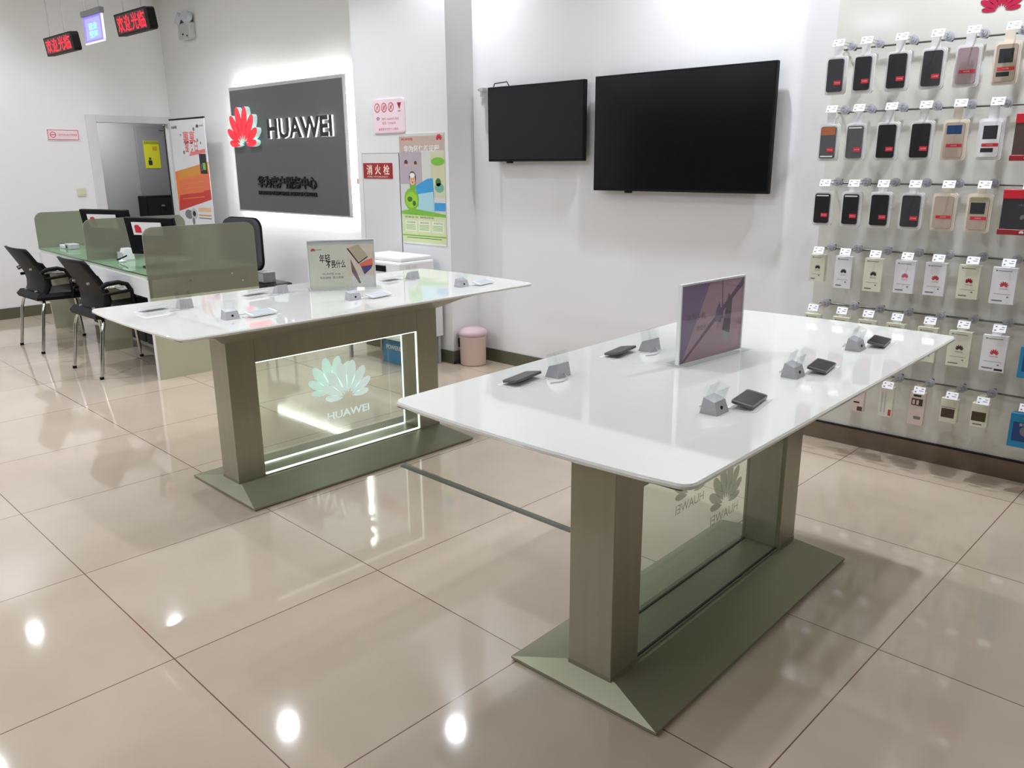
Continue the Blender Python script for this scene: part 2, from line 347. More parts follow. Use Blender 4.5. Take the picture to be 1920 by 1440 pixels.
# ------------------------------------------------------------------ demo tables
def demo_table(name, label, cx, cy, rot, bw, bl, tw, tl, lit, top_dy=0):
    t = thing(name, label, 'table', (cx, cy, 0), rot)
    def rc(hx, hy, z, cy_=0): return [(-hx, -hy + cy_, z), (hx, -hy + cy_, z), (hx, hy + cy_, z), (-hx, hy + cy_, z)]
    w = MB(); w.loft([rc(bw / 2 - .006, bl / 2 - .006, 0), rc(bw / 2, bl / 2, .006), rc(bw / 2, bl / 2, .014), rc(.09, bl / 2 - .055, .058)], steelb)
    w.build('foot_plate', t)
    cyy = bl / 2 - .12
    for sg in (-1, 1):
        w = MB(); w.box(-.078, .078, sg * cyy - .07, sg * cyy + .07, .05, .74, steel, .002, 1)
        w.box(-.0785, .0785, sg * cyy - .0705, sg * cyy + .0705, .054, .068, steelb)
        w.build('column', t)
    w = MB(); w.box(-.078, .078, -cyy + .07, cyy - .07, .625, .74, steel, .002, 1)
    w.build('crossbeam', t)
    w = MB(); w.box(-.076, .076, -cyy + .07, cyy - .07, .05, .062, steelb); w.build('slot_cover', t)
    # shallow tray under the glass
    w = MB(); hx, hy = tw / 2, tl / 2
    w.loft([rc(.082, cyy + .075, .737), rc(.105, cyy + .10, .748, top_dy * .3), rc(.20, cyy + .17, .792, top_dy * .6), rc(.32, hy - .12, .835, top_dy), rc(hx - .035, hy - .035, .858, top_dy), rc(hx - .02, hy - .02, .8605, top_dy)], hull, smooth=False); w.build('underside_tray', t)
    # white glass top: rounded corners, slightly bowed ends
    def outline(e, z):
        pts = []; r = .038; n = 7
        for cxs, cys, a0 in ((1, -1, -90), (1, 1, 0), (-1, 1, 90), (-1, -1, 180)):
            for i in range(n + 1):
                a = R(a0 + 90 * i / n); x = cxs * (hx - r) + (r - e) * cos(a); y = cys * (hy - r - .02) + (r - e) * sin(a); pts.append((x, y))
            if (cxs, cys) in ((1, 1), (-1, -1)):
                for q in (.75, .5, .25, 0, -.25, -.5, -.75):
                    pts.append((cxs * q * hx, cys * (hy - .02 - e + .022 * (1 - q * q))))
        return [(x, y + top_dy, z) for x, y in pts]
    w = MB(); w.loft([outline(.006, .860), outline(.001, .8635), outline(0, .870), outline(.004, .875)], white_gl); w.build('glass_top', t)
    # twin glass sheets between the columns
    y0, y1, z0, z1 = -cyy + .07, cyy - .07, .062, .625
    for sg in (1, -1):
        x = sg * .066
        w = MB(); w.box(x - .003, x + .003, y0, y1, z0, z1, glass_s)
        g = w.build('glass_sheet', t)
        w = MB(); e = .0035; m_ = led_w if lit else ink
        w.box(x - e, x + e, y0, y1, z0, z0 + .007 if lit else z0 + .003, m_)
        if lit and sg > 0:
            w.box(x - e, x + e, y0, y1, z1 - .006, z1, m_); w.box(x - e, x + e, y1 - .006, y1, z0 + .007, z1 - .006, m_); w.box(x - e, x + e, y0, y0 + .003, z0 + .007, z1 - .006, hull)
        elif lit: w.box(x - e, x + e, y1 - .004, y1, z0 + .007, z1, led_w)
        w.build('edge_light' if lit else 'edge_seal', g, 'glowing white edge light' if lit else None)
        w = MB(); w.T = Matrix.Rotation(R(90 if lit else 90), 4, 'Z')
        # local frame: x along the table, facing outwards (+x of the table) or mirrored
        ys = -(x + (.0045 if sg > 0 else .0045))
        mm = etch_l if lit else etch
        if lit:
            w.lotus(.015, .445, .275, ys, mm)
            if sg > 0: w.text('HUAWEI', .015, .268, ys, mm, w=.26, h=.04, bold=.02)
        else:
            w.lotus(.03, .475, .21, ys, mm); w.text('HUAWEI', .03, .365, ys, mm, w=.19, h=.034, mirror=True)
        w.build('etched_logo', g, 'softly glowing etched flower logo and lettering' if lit else 'faint grey etched flower logo and mirrored lettering')
    return t
demo_table('demo_table', 'white-topped steel demo table at the left with an edge-lit glass panel', -3.42, 2.377, R(-1.78), .61, 1.35, .978, 2.02, True, .0)
demo_table('demo_table', 'white-topped steel demo table at the right, nearest the camera, with unlit glass', -1.246, 2.313, 0, .535, 1.35, .952, 1.99, False, .035)
# cable cover on the floor joining the two tables
w = MB(); w.T = Matrix.Rotation(R(-1.2), 4, 'Z'); w.loft([[(-.78, -.022, 0), (.36, -.022, 0), (.36, .022, 0), (-.78, .022, 0)], [(-.78, -.012, .006), (.36, -.012, .006), (.36, .012, .006), (-.78, .012, .006)]], mat('dark cable cover', (84, 86, 74), .4))
tag(w.build('cable_cover', loc=(-2.10 - .2, 2.50, 0)), 'thin dark cable cover strip on the floor between the two tables', 'cable cover')

charcs = mat('dark silver edge', (96, 96, 98), .3, metal=.5)
# ------------------------------------------------------------------ things on the demo tables
def security_stand(loc, rot, label):
    t = thing('security_stand', label, 'display stand', loc, rot, 'anti-theft phone stands on the tables')
    w = MB(); w.loft([[(-.032, -.024, 0), (.032, -.024, 0), (.032, .028, 0), (-.032, .028, 0)], [(-.029, -.012, .034), (.029, -.012, .034), (.029, .02, .044), (-.029, .02, .044)]], silver)
    w.cyl((.0, -.02, .016), .005, .006, black, 'y', n=12); w.build('base_block', t)
    w = MB()
    for x in (-.03, .027): w.prism([(-.014, .034), (.026, .044), (.012, .082), (-.022, .07)], x, x + .003, acr, 'x')
    w.T = Matrix.Translation((0, -.004, .056)) @ Matrix.Rotation(R(18), 4, 'X'); w.box(-.027, .027, -.014, -.011, -.018, .018, acr); w.box(-.027, .027, .013, .016, -.018, .02, acr)
    w.build('clear_holder', t)
    w = MB(); w.tube([(.0, .026, .012), (.01, .05, .004), (.05, .06, .003), (.09, .045, .003)], .0018, lgrey, 6); w.build('tether_cable', t)
    return t
def demo_phone(loc, rot, label, dark=True):
    t = thing('demo_phone', label, 'phone', loc, rot, 'demo phones on the tables')
    w = MB(); w.prism([(-.03, .002), (.03, .002), (.03, .014), (-.03, .006)], -.05, .06, acr, 'x'); w.box(-.07, .08, -.04, .04, 0, .002, white_p); w.build('clear_riser', t)
    w = MB(); w.T = Matrix.Translation((0, 0, .0125)) @ Matrix.Rotation(math.atan2(.011, .07), 4, 'X')
    w.prism(rrect(-.068, .068, -.030, .030, .009), 0, .007, charcs if dark else white_p, 'z'); w.build('phone_body', t)
    w = MB(); w.T = Matrix.Translation((0, 0, .0125)) @ Matrix.Rotation(math.atan2(.011, .07), 4, 'X')
    w.box(-.056, .056, -.0275, .0275, .007, .0074, blackg if dark else mat('pale screen', (190, 200, 205), .1)); w.build('screen', t)
    return t
TZ = .8751
stands = [(-1.54, 1.89, -90, 'right table, left side, nearest the camera', 1), (-1.52, 2.375, -90, 'right table, left side, behind the first', 1),
          (-.985, 1.87, 90, 'right table, right side, nearest the camera', 1), (-.985, 2.36, 90, 'right table, middle of the right side', 1), (-.975, 2.85, 90, 'right table, far end of the right side', 1),
          (-3.63, 1.71, -92, 'left table, left side, nearest the camera', 0), (-3.68, 2.25, -92, 'left table, left side, beside the cream sign', 0), (-3.55, 3.03, -92, 'left table, far left corner', 0),
          (-3.21, 1.71, 88, 'left table, right side, nearest the camera', 0), (-3.21, 2.36, 88, 'left table, right side, below the cream sign', 0), (-3.11, 3.00, 88, 'left table, far right corner', 0)]
for x, y, a, l, dk in stands:
    security_stand((x, y, TZ), R(a), 'silver and clear phone stand: ' + l)
    dx, dy = .125, -.035; ca, sa = cos(R(a)), sin(R(a))
    demo_phone((x + dx * ca - dy * sa, y + dx * sa + dy * ca, TZ), R(a + 8), ('dark' if dk else 'pale') + ' demo phone on clear riser: ' + l, bool(dk))

# sign holders
def sign_holder(name, label, loc, rot, wd, ht):
    t = thing(name, label, 'sign', loc, rot)
    w = MB(); w.box(-wd / 2 - .01, wd / 2 + .03, -.045, .045, 0, .008, acr, .002, 1); w.build('clear_base', t)
    w = MB(); w.box(-wd / 2 - .003, wd / 2 + .003, .004, .007, .008, ht + .004, acr); w.box(-wd / 2 - .003, wd / 2 + .003, -.007, -.004, .008, ht + .004, acr); w.build('clear_sleeve', t)
    w = MB(); rim = mat('pale acrylic edge', (225, 226, 226), .3); w.box(-wd / 2 - .006, -wd / 2, -.007, .007, .008, ht + .005, rim); w.box(wd / 2, wd / 2 + .006, -.007, .007, .008, ht + .005, rim); w.box(-wd / 2, wd / 2, -.007, .007, ht - .001, ht + .005, rim); w.build('sleeve_edge', t)
    return t
t = sign_holder('table_sign', 'purple phone picture in a clear stand on the right table', (-1.298, 2.40, TZ), R(84), .345, .262)
hx, H0 = .1725, .008
lil = mat('lilac print', (122, 96, 132), .4, noise=.2, nscale=5); lil2 = mat('mauve print', (166, 130, 142), .4, noise=.15, nscale=6); pur = mat('deep purple print', (92, 66, 96), .4)
w = MB(); w.box(-hx, hx, -.003, .003, H0, .26, lil); yf = -.0034
w.poly([(-.02, .26), (hx, .26), (hx, H0), (.0, H0), (-.16, H0)], yf, lil2)
w.poly([(-.165, H0), (-.15, H0), (.172, .235), (.172, .26)], yf - .0002, pur)
w.poly([(.045, .26), (.05, .26), (.062, .13), (.055, .13)], yf - .0003, pur)
w.poly([(.085, .215), (.11, .195), (.105, .075), (.075, .06), (.06, .09)], yf - .0004, mat('plum phone', (84, 64, 80), .3)); w.poly([(.06, .09), (.105, .075), (.1, .045), (.075, .045)], yf - .0005, mat('grey lilac', (150, 148, 152), .4))
w.poly([(.02, .165), (.035, .19), (.055, .15), (.05, .12), (.015, .125)], yf - .0006, mat('violet phone', (104, 76, 112), .3))
w.text('华为手机', -.09, .155, yf - .0007, pur, w=.10); w.text('感受不凡', -.05, .115, yf - .0007, pur, w=.07)
w.build('picture_card', t, 'purple picture card with floating phones')
t = sign_holder('table_sign', 'cream card with gold phone and brush lettering on the left table', (-3.525, 2.53, TZ), R(56), .335, .255)
hx = .1675
crm = mat('cream card', (205, 205, 186), .5); gold = mat('gold phone print', (186, 165, 140), .4)
w = MB(); w.box(-hx, hx, -.003, .003, H0, .235, crm); w.box(-hx, hx, -.003, .003, .235, .255, lgrey)
w.rect(.03, hx, .07, .235, yf, mat('blush print', (214, 196, 180), .5)); w.rect(.05, hx, H0, .07, yf, mat('pale print', (214, 212, 206), .5))
w.poly([(.035, .215), (.09, .235), (.135, .175), (.085, .14)], yf - .0002, gold); w.poly([(.03, .212), (.035, .216), (.088, .14), (.134, .172), (.136, .166), (.086, .132)], yf - .0003, ink)
w.poly([(.09, .13), (.125, .15), (.16, .16), (.16, .125), (.12, .085)], yf - .0003, mat('sunset print', (225, 110, 80), .4)); w.poly([(.098, .118), (.16, .125), (.15, .105), (.115, .075)], yf - .0004, mat('indigo print', (80, 66, 120), .4))
w.poly([(.045, .16), (.05, .09), (.085, .03), (.095, .03), (.075, .09)], yf - .0002, mat('soft brown print', (120, 100, 92), .5))
w.lotus(-.142, .212, .022, yf - .0003, redink); w.text('HUAWEI', -.115, .211, yf - .0003, ink, w=.03)
w.text('年轻', -.085, .165, yf - .0003, ink, w=.055, h=.045, bold=.01); w.text('不畏什么', -.03, .135, yf - .0003, ink, w=.10, h=.042, bold=.01)
w.text('HUAWEI nova', -.055, .085, yf - .0003, gink, w=.09); w.text('年轻由你  活力无限', -.055, .065, yf - .0003, gink, w=.12)
w.build('picture_card', t, 'cream card with brush lettering and gold phone')

# ------------------------------------------------------------------ televisions
def tv(label, x0, x1, z0, z1, extra=False):
    cx, cz = (x0 + x1) / 2, (z0 + z1) / 2; w_, h_ = x1 - x0, z1 - z0
    t = thing('television', label, 'television', (cx, YW, z0))
    w = MB(); w.box(-w_ / 2, w_ / 2, -.085, -.05, 0, h_, black, .003, 1); w.box(-w_ / 2 + .12, w_ / 2 - .12, -.052, -.02, .05, h_ * .7, black, .008, 1); w.build('housing', t)
    MB().box(-w_ / 2 + .01, w_ / 2 - .01, -.0862, -.0845, .016, h_ - .01, blackg).build('screen', t)
    w = MB(); w.box(-.2, .2, -.022, -.001, h_ * .25, h_ * .32, blackm); w.box(-.2, .2, -.022, -.001, h_ * .55, h_ * .62, blackm); w.build('wall_bracket', t)
    w = MB(); w.box(-w_ * .30, -w_ * .30 + .05, -.082, -.06, -.012, .0005, black, .003, 1); w.build('sensor', t)
tv('smaller black television on the white wall, next to the pillar', -4.247, -3.378, 1.521, 2.03)
tv('larger black television on the white wall, beside the phone case wall', -3.292, -2.075, 1.334, 2.038)
w = MB(); w.box(-.02, .02, -.05, 0, 0, .03, lgrey, .003, 1); w.cyl((0, -.04, -.035), .012, .035, lgrey); w.cyl((0, -.04, -.07), .018, .03, white_p); w.box(-.05, -.01, -.03, -.02, .012, .02, grey)
tag(w.build('wall_sensor', loc=(-4.35, YW, 2.01)), 'small white sensor fitting on the wall left of the smaller television', 'sensor')
w = MB(); w.tube([(-4.2, 4.405, 2.02), (-4.2, 4.42, 2.055), (-4.08, 4.42, 2.06), (-4.07, 4.44, 2.02)], .004, black, 6)
tag(w.build('tv_cable'), 'thin black cable looped over the smaller television', 'cable')

# ------------------------------------------------------------------ illuminated wall sign
SX0, SX1, SZ0, SZ1, SY = -7.815, -5.932, 1.052, 2.245, 4.385
t = thing('wall_sign', 'large charcoal backlit company sign on the white wall', 'sign', (0, YW, 0))
w = MB(); w.box(SX0, SX1, SY - YW, SY - YW + .03, SZ0, SZ1, lgrey); w.rect(SX0 + .012, SX1 - .012, SZ0 + .014, SZ1 - .03, SY - YW - .001, signgrey); w.build('sign_panel', t)
w = MB()
for x in (SX0 + .3, SX1 - .3): w.box(x - .03, x + .03, SY - YW + .03, 0, SZ0 + .2, SZ1 - .2, grey)
w.build('spacer', t)
halo = mat('halo led strip', (255, 255, 255), emit=(255, 255, 252), es=45)
w = MB(); e = .018; a, b_ = SY - YW + .045, SY - YW + .062; o_ = .012
w.box(SX0 + o_, SX1 - o_, a, b_, SZ0 + o_, SZ0 + o_ + e, halo); w.box(SX0 + o_, SX1 - o_, a, b_, SZ1 - e - o_, SZ1 - o_, halo)
w.box(SX0 + o_, SX0 + e + o_, a, b_, SZ0 + e + o_, SZ1 - e - o_, halo); w.box(SX1 - e - o_, SX1 - o_, a, b_, SZ0 + e + o_, SZ1 - e - o_, halo); w.build('halo_light', t, 'glowing white light strip behind the sign')
yy = SY - YW - .001
lw = mat('lit letter side', (255, 255, 255), emit=(255, 255, 252), es=2.2); redl = mat('lit red acrylic', (230, 20, 45), .25, emit=(235, 20, 45), es=.55, coat=.5); tealside = mat('pale lit side', (200, 225, 220), .3, emit=(200, 230, 225), es=.55)
w = MB(); w.text('HUAWEI', -6.62, 1.833, yy, mat('black letter face', (30, 30, 32), .4), w=1.04, h=.18, bold=.035, side=lw, depth=.016); w.build('company_letters', t, 'black letters with glowing white sides reading HUAWEI')
w = MB(); w.lotus(-7.55, 1.875, .52, yy, redl, .045, tealside); w.build('flower_emblem', t, 'glowing red eight-petal flower emblem')
w = MB(); w.text('华为客户服务中心', -6.905, 1.345, yy, blackm, w=1.0, h=.115, bold=.02, depth=.012)
w.text('HUAWEI CUSTOMER SERVICE CENTER', -6.905, 1.242, yy, blackm, w=1.0, h=.036, bold=.03, depth=.01); w.build('service_lettering', t, 'black raised Chinese lettering with an English line below')

# ------------------------------------------------------------------ wall notices, pillar
w = MB(); w.prism(rrect(-.185, .185, -.125, .125, .015), -.012, 0, pink); w.prism(rrect(-.178, .178, -.118, .118, .012), -.0135, -.012, mat('pink sign ground', (238, 216, 222), .4))
for i, ch in enumerate('火烟食'):
    x = -.125 + i * .083
    w.disc(x, .065, .035, -.0137, redink); w.disc(x, .065, .028, -.0139, pink); w.text(ch, x, .065, -.0141, redink, w=.034); w.poly([(x - .024, .045), (x - .02, .041), (x + .024, .085), (x + .02, .089)], -.0142, redink)
w.poly([(.115, .095), (.165, .095), (.14, .045)], -.0137, dred); w.rect(.125, .155, .03, .036, -.0137, redink)
for q in (.032, .022, .012): w.poly([(-.12 + q * cos(R(a)), -.035 + q * sin(R(a))) for a in (40, 65, 90, 115, 140)] + [(-.12 + (q - .005) * cos(R(a)), -.035 + (q - .005) * sin(R(a))) for a in (140, 115, 90, 65, 40)], -.0137, ink)
w.text('账号: HUAWEI-FREE', .03, -.02, -.0137, redink, w=.2); w.text('密码: 12345678', .01, -.05, -.0137, redink, w=.16); w.text('请保管好您的个人物品', 0, -.095, -.0137, redink, w=.24, h=.02)
tag(w.build('wall_notice', loc=(-5.13, PY, 1.865)), 'pale pink notice with three prohibition circles and a wifi symbol above the fire cabinet', 'sign')
w = MB()
for a, b_, c, d_ in ((-.24, .245, 0, .012), ): 
    w.box(-.232, .228, -.004, 0, -.72, .30, white_m, .001, 1)
w.box(-.236, -.232, -.003, 0, -.72, .304, grey); w.box(.228, .232, -.003, 0, -.72, .304, blackm); w.box(-.236, .232, -.003, 0, .300, .304, grey)
o = w.build('fire_cabinet_door', loc=(-5.262, PY, 1.288)); tag(o, 'flush white fire hydrant cabinet door in the pillar, left of the green poster', 'cabinet door')
w = MB(); w.box(-.183, .183, -.010, -.0042, -.06, .06, dred, .002, 1); wh = mat('cream print', (235, 215, 195), .5)
for i, ch in enumerate('消火栓'): w.text(ch, -.10 + i * .107, .008, -.0104, wh, w=.075, h=.078, bold=.02)
w.text('FIRE HYDRANT', .0, -.046, -.0104, wh, w=.26, h=.012)
tag(w.build('fire_hydrant_sign', loc=(-5.295, PY, 1.457)), 'dark red plate with three cream Chinese characters on the fire cabinet', 'sign')
# small call point between sign and cabinet
w = MB(); w.box(-.03, .03, -.03, 0, .0, .10, white_p, .004, 1); w.box(-.032, .032, -.04, 0, -.06, -.01, mat('pale red plastic', (200, 90, 90), .4), .003, 1); w.box(-.02, .02, -.032, -.03, .07, .078, ink)
tag(w.build('fire_call_point', loc=(-5.86, YW, 1.40)), 'small white and red call point between the backlit sign and the fire cabinet', 'alarm')
# eco poster on the pillar
PW, PH = .252, .825
gr1 = mat('leaf green print', (120, 180, 60), .5); gr2 = mat('pale green print', (205, 215, 165), .5); skyb = mat('sky blue print', (60, 150, 205), .5); skyp = mat('pale sky print', (165, 205, 215), .5); tanp = mat('tan print', (190, 170, 155), .5); dkg = mat('dark green print', (60, 110, 50), .5); skin = mat('skin print', (220, 170, 140), .5); brwn = mat('brown print', (80, 60, 55), .5)
w = MB(); w.box(-PW, PW, -.006, 0, 0, PH, mat('poster ground', (205, 205, 200), .4)); y = -.0064
w.rect(-PW, PW, .70, PH - .02, y, tanp); w.rect(-PW, .0, PH * .55, .70, y, mat('mauve print ', (178, 165, 172), .5)); w.rect(-PW, PW, 0, .24, y, gr2)
w.rect(.10, PW, .36, .69, y, mat('olive cream print', (200, 200, 165), .5))
w.text('HUAWEI', -.16, .785, y - .0003, red, w=.13, h=.018, bold=.03); w.lotus(.20, .795, .06, y - .0003, red)
w.text('华为环保新征程', .0, .715, y - .0003, white_p, w=.40, h=.048, bold=.02)
w.poly([(-.08, .44), (.06, .495), (.12, .5), (.13, .38), (.12, .26), (-.05, .26)], y - .0002, skyb); w.poly([(-.05, .38), (.12, .40), (.13, .25), (-.05, .25)], y - .0003, skyp)
w.disc(.18, .62, .075, y - .0003, gr1, .03); w.disc(.18, .47, .03, y - .0003, dkg); w.disc(.19, .43, .05, y - .0003, mat('teal leaf print', (110, 170, 140), .5), .035)
w.rect(.13, PW, .26, .32, y - .0003, skyb)
w.disc(-.13, .34, .085, y - .0004, gr1, .085); w.disc(-.13, .335, .07, y - .0005, mat('lime print', (150, 200, 50), .5), .06); w.disc(-.15, .34, .03, y - .0006, dkg, .02); w.disc(-.10, .31, .02, y - .0006, dkg)
w.poly([(-.14, .41), (-.08, .41), (-.07, .46), (-.15, .46)], y - .0005, mat('shirt print', (110, 170, 70), .5))
w.disc(-.11, .50, .042, y - .0007, brwn, .05); w.disc(-.112, .485, .033, y - .0008, skin, .04); w.disc(-.112, .52, .03, y - .0009, white_p, .018)
w.disc(-.122, .49, .004, y - .001, ink); w.disc(-.1, .49, .004, y - .001, ink); w.disc(-.11, .468, .012, y - .001, redpk, .005)
w.disc(-.18, .615, .02, y - .0004, brwn); w.disc(-.07, .61, .016, y - .0004, brwn); w.disc(-.18, .595, .012, y - .0005, skin); w.disc(-.07, .59, .01, y - .0005, skin)
w.poly([(-PW, .25), (-.1, .27), (.1, .25), (PW, .235), (PW, .215), (-PW, .225)], y - .0008, gr1)
w.text('低碳生活  绿色回收', -.05, .205, y - .0005, dkg, w=.34, h=.016)
for i in range(3):
    x = -.215 + i * .155; w.rect(x, x + .135, .095, .18, y - .0004, mat('pale panel print', (222, 226, 200), .5)); w.text(['以旧换新', '绿色回收', '环保行动'][i], x + .07, .165, y - .0006, dkg, w=.1, h=.014)
    for q in range(4): w.rect(x + .01, x + .12, .11 + q * .011, .114 + q * .011, y - .0006, gr1)
w.rect(-PW, PW, .06, .07, y - .0004, gr1); w.rect(-.2, .2, .045, .05, y - .0004, dkg); w.rect(-PW, PW, 0, .012, y - .0004, white_p)
tag(w.build('eco_poster', loc=(-4.765, PY, .905)), 'tall green and blue recycling poster on the pillar', 'poster')

# left-wall items (local frame faces +x)
w = MB(); w.prism(rrect(-.155, .155, -.055, .055, .004), -.008, 0, white_p); w.prism(rrect(-.15, .15, -.05, .05, .004), -.0085, -.008, redink); w.prism(rrect(-.144, .144, -.044, .044, .004), -.009, -.0085, pink)
w.disc(-.10, 0, .03, -.0093, redink); w.disc(-.10, 0, .023, -.0095, pink); w.rect(-.122, -.078, -.004, .004, -.0097, redink); w.text('请勿在店内吸烟', .04, 0, -.0093, redink, w=.18)
tag(w.build('no_smoking_sign', loc=(XL, 3.32, 1.82), rot=R(90)), 'small pale pink no smoking sign on the left wall beside the doorway', 'sign')
w = MB(); w.box(-.043, .043, -.009, 0, -.043, .043, mat('aged cream plastic', (205, 208, 180), .4), .003, 1); w.box(-.03, -.003, -.012, -.008, -.028, .028, mat('aged cream plastic', (0, 0, 0)), .002, 1); w.box(.003, .03, -.012, -.008, -.028, .028, mat('aged cream plastic', (0, 0, 0)), .002, 1)
tag(w.build('light_switch', loc=(XL, 3.42, 1.24), rot=R(90)), 'cream double light switch on the left wall', 'switch')
# emergency twin lamp on the main wall near the ceiling
t = thing('emergency_lamp', 'grey twin-headed emergency lamp high on the wall in the corner', 'lamp', (-8.66, YW, 2.78))
w = MB(); w.box(-.12, .12, -.07, 0, 0, .16, lgrey, .008, 1); w.box(-.03, -.005, -.073, -.07, .04, .055, black); w.box(.06, .08, -.073, -.07, .02, .035, ink); w.build('battery_box', t)
for sg in (-1, 1):
    w = MB(); w.T = Matrix.Translation((sg * .075, -.05, .2)) @ Matrix.Rotation(R(sg * 22), 4, 'Z') @ Matrix.Rotation(R(-20), 4, 'X')
    w.cyl((0, 0, 0), .062, -.05, mat('frosted lamp lens', (190, 195, 205), .15), 'y', .055); w.cyl((0, .0, 0), .055, .04, grey, 'y', .03); w.cyl((0, .01, -.06), .012, .05, grey)
    w.build('lamp_head', t)

# roll-up banner in the corner
t = thing('banner_stand', 'tall white and orange roll-up banner in the corner by the doorway', 'banner', (-8.53, 4.27, 0))
BW, BH = .375, 1.985
org = mat('orange print', (225, 120, 40), .5); orr = mat('brick red print', (190, 60, 50), .5); amber = mat('amber print', (205, 140, 60), .5); pale = mat('banner white', (214, 214, 214), .5); pnk = mat('coral print', (220, 120, 115), .5)
w = MB(); w.box(-BW, BW, -.002, .002, .08, BH - .01, pale); y = -.0026
w.poly([(-BW, 1.02), (BW, 1.16), (BW, 1.54), (-BW, 1.44)], y, org); w.poly([(-BW + .07, 1.36), (BW, 1.44), (BW, 1.54), (-BW + .07, 1.45)], y - .0003, amber)
w.poly([(-BW + .07, 1.2), (BW, 1.24), (BW, 1.43), (-BW + .07, 1.35)], y - .0003, mat('terracotta print', (215, 110, 75), .5)); w.poly([(-BW, 1.02), (BW, 1.16), (BW, 1.26), (-BW + .05, 1.19)], y - .0004, orr)
for i in range(6): w.poly([(-.26, 1.15 + i * .05), (.22, 1.18 + i * .054), (.22, 1.187 + i * .054), (-.26, 1.157 + i * .05)], y - .0006, amber)
w.rect(.20, .345, 1.42, 1.62, y - .0008, ink); w.rect(.26, .32, 1.46, 1.53, y - .001, gr1); w.rect(.22, .25, 1.45, 1.52, y - .001, mat('violet print', (110, 70, 150), .5))
w.text('HUAWEI', -.29, 1.90, y - .0003, ink, w=.12, h=.03, bold=.03); w.lotus(.22, 1.90, .05, y - .0003, ink); w.text('HUAWEI', .30, 1.90, y - .0003, gink, w=.09)
w.text('惠享', .02, 1.79, y - .0003, pnk, w=.26, h=.13, bold=.02); w.text('服务日', .05, 1.70, y - .0003, pnk, w=.28, h=.12, bold=.02); w.poly([(-.02, 1.60), (.34, 1.63), (.34, 1.67), (.02, 1.64)], y - .0003, pnk)
for x, z, q in ((.14, 1.87, .02), (.2, 1.76, .016), (.26, 1.73, .014), (-.12, 1.64, .02), (-.16, 1.82, .012)): w.disc(x, z, q, y - .0004, gink)
w.disc(-.16, .99, .09, y - .0004, gink, .05); w.disc(-.04, 1.0, .07, y - .0005, lgrey, .06); w.disc(-.04, 1.0, .035, y - .0006, ink, .03); w.disc(-.07, .92, .03, y - .0006, gink, .04)
w.rect(.06, .33, 1.03, 1.07, y - .0005, mat('peach print', (226, 180, 140), .5)); w.rect(.06, .33, .985, .995, y - .0005, org); w.rect(.06, .33, .955, .965, y - .0005, gink)
for i in range(7): w.rect(-.28, .28, .55 + i * .04, .562 + i * .04, y - .0004, gink)
w.build('banner_sheet', t)
w = MB(); w.cyl((-BW - .01, 0, BH - .005), .009, 2 * BW + .02, black, 'x', n=10); w.build('top_bar', t)
w = MB(); w.box(-BW - .02, BW + .02, -.06, .06, 0, .08, silver, .01, 2); w.build('base_cassette', t)
w = MB(); w.tube([(0, .01, .08), (0, .012, BH)], .008, grey); w.build('pole', t)

# ------------------------------------------------------------------ hanging signs over the desk
def hang(name, label, x0, x1, z0, z1, y):
    t = thing(name, label, 'sign', ((x0 + x1) / 2, y, z1)); return t, (x1 - x0), (z1 - z0)
ledr = mat('red led text', (255, 40, 60), emit=(240, 30, 52), es=.85); ledface = mat('led board face', (60, 20, 26), .4, emit=(90, 16, 26), es=.16)
for (x0, x1, z0, z1, lb, rods) in ((-6.715, -6.20, 2.277, 2.398, 'red LED welcome board hanging at the far left', (.08, .36)), (-5.49, -5.04, 2.29, 2.415, 'red LED welcome board hanging nearest the camera', (.10, .34))):
    t, W_, H_ = hang('led_sign', lb, x0, x1, z0, z1, 2.35); t['group'] = 'hanging LED boards'
    tl = R(-7)
    w = MB(); w.T = Matrix.Rotation(-tl, 4, 'X'); w.prism(rrect(-W_ / 2, W_ / 2, -H_, 0, .022, 4, (1, 1, 0, 0)), 0, .05, black)
    w.rect(-W_ / 2 + .02, W_ / 2 - .03, -H_ + .012, -.012, -.001, ledface); w.build('housing', t)
    w = MB(); w.T = Matrix.Rotation(-tl, 4, 'X')
    for i, ch in enumerate('欢迎光临'): w.text(ch, -W_ / 2 + .025 + (i + .5) * (W_ - .06) / 4, -H_ / 2, -.002, ledr, w=(W_ - .06) / 4 * .9, h=H_ * .74, bold=.012)
    w.build('led_text', t, 'glowing red Chinese characters')
    for q in rods: w = MB(); w.cyl((-W_ / 2 + q, .02, -.002), .004, CEIL - z1 + .002, lgrey, n=8); w.build('hanging_rod', t)
t, W_, H_ = hang('acrylic_sign', 'edge-lit violet acrylic sign hanging between the two red LED boards', -5.965, -5.65, 2.288, 2.485, 2.35)
vio = clear('violet lit acrylic', (178, 170, 255), .05)
w = MB(); w.box(-.155, .155, -.015, .015, -.035, 0, grey, .003, 1); w.build('lamp_bar', t, 'grey lamp housing')
viol = mat('violet glow panel', (150, 140, 235), .3, emit=(140, 128, 245), es=.45)
w = MB(); w.box(-.15, .15, -.004, .004, -.197, -.035, viol); w.rect(-.12, .12, -.18, -.05, -.0045, mat('violet inner glow', (175, 170, 240), .3, emit=(165, 160, 250), es=.55)); w.box(-.15, .15, -.006, .006, -.2, -.193, mat('white violet edge', (230, 225, 255), emit=(225, 220, 255), es=1.0)); w.box(.144, .151, -.006, .006, -.19, -.04, mat('white violet edge', (0, 0, 0))); w.build('acrylic_panel', t, 'glowing violet acrylic panel')
cyn = mat('cyan etched text', (120, 235, 255), emit=(130, 235, 255), es=1.3)
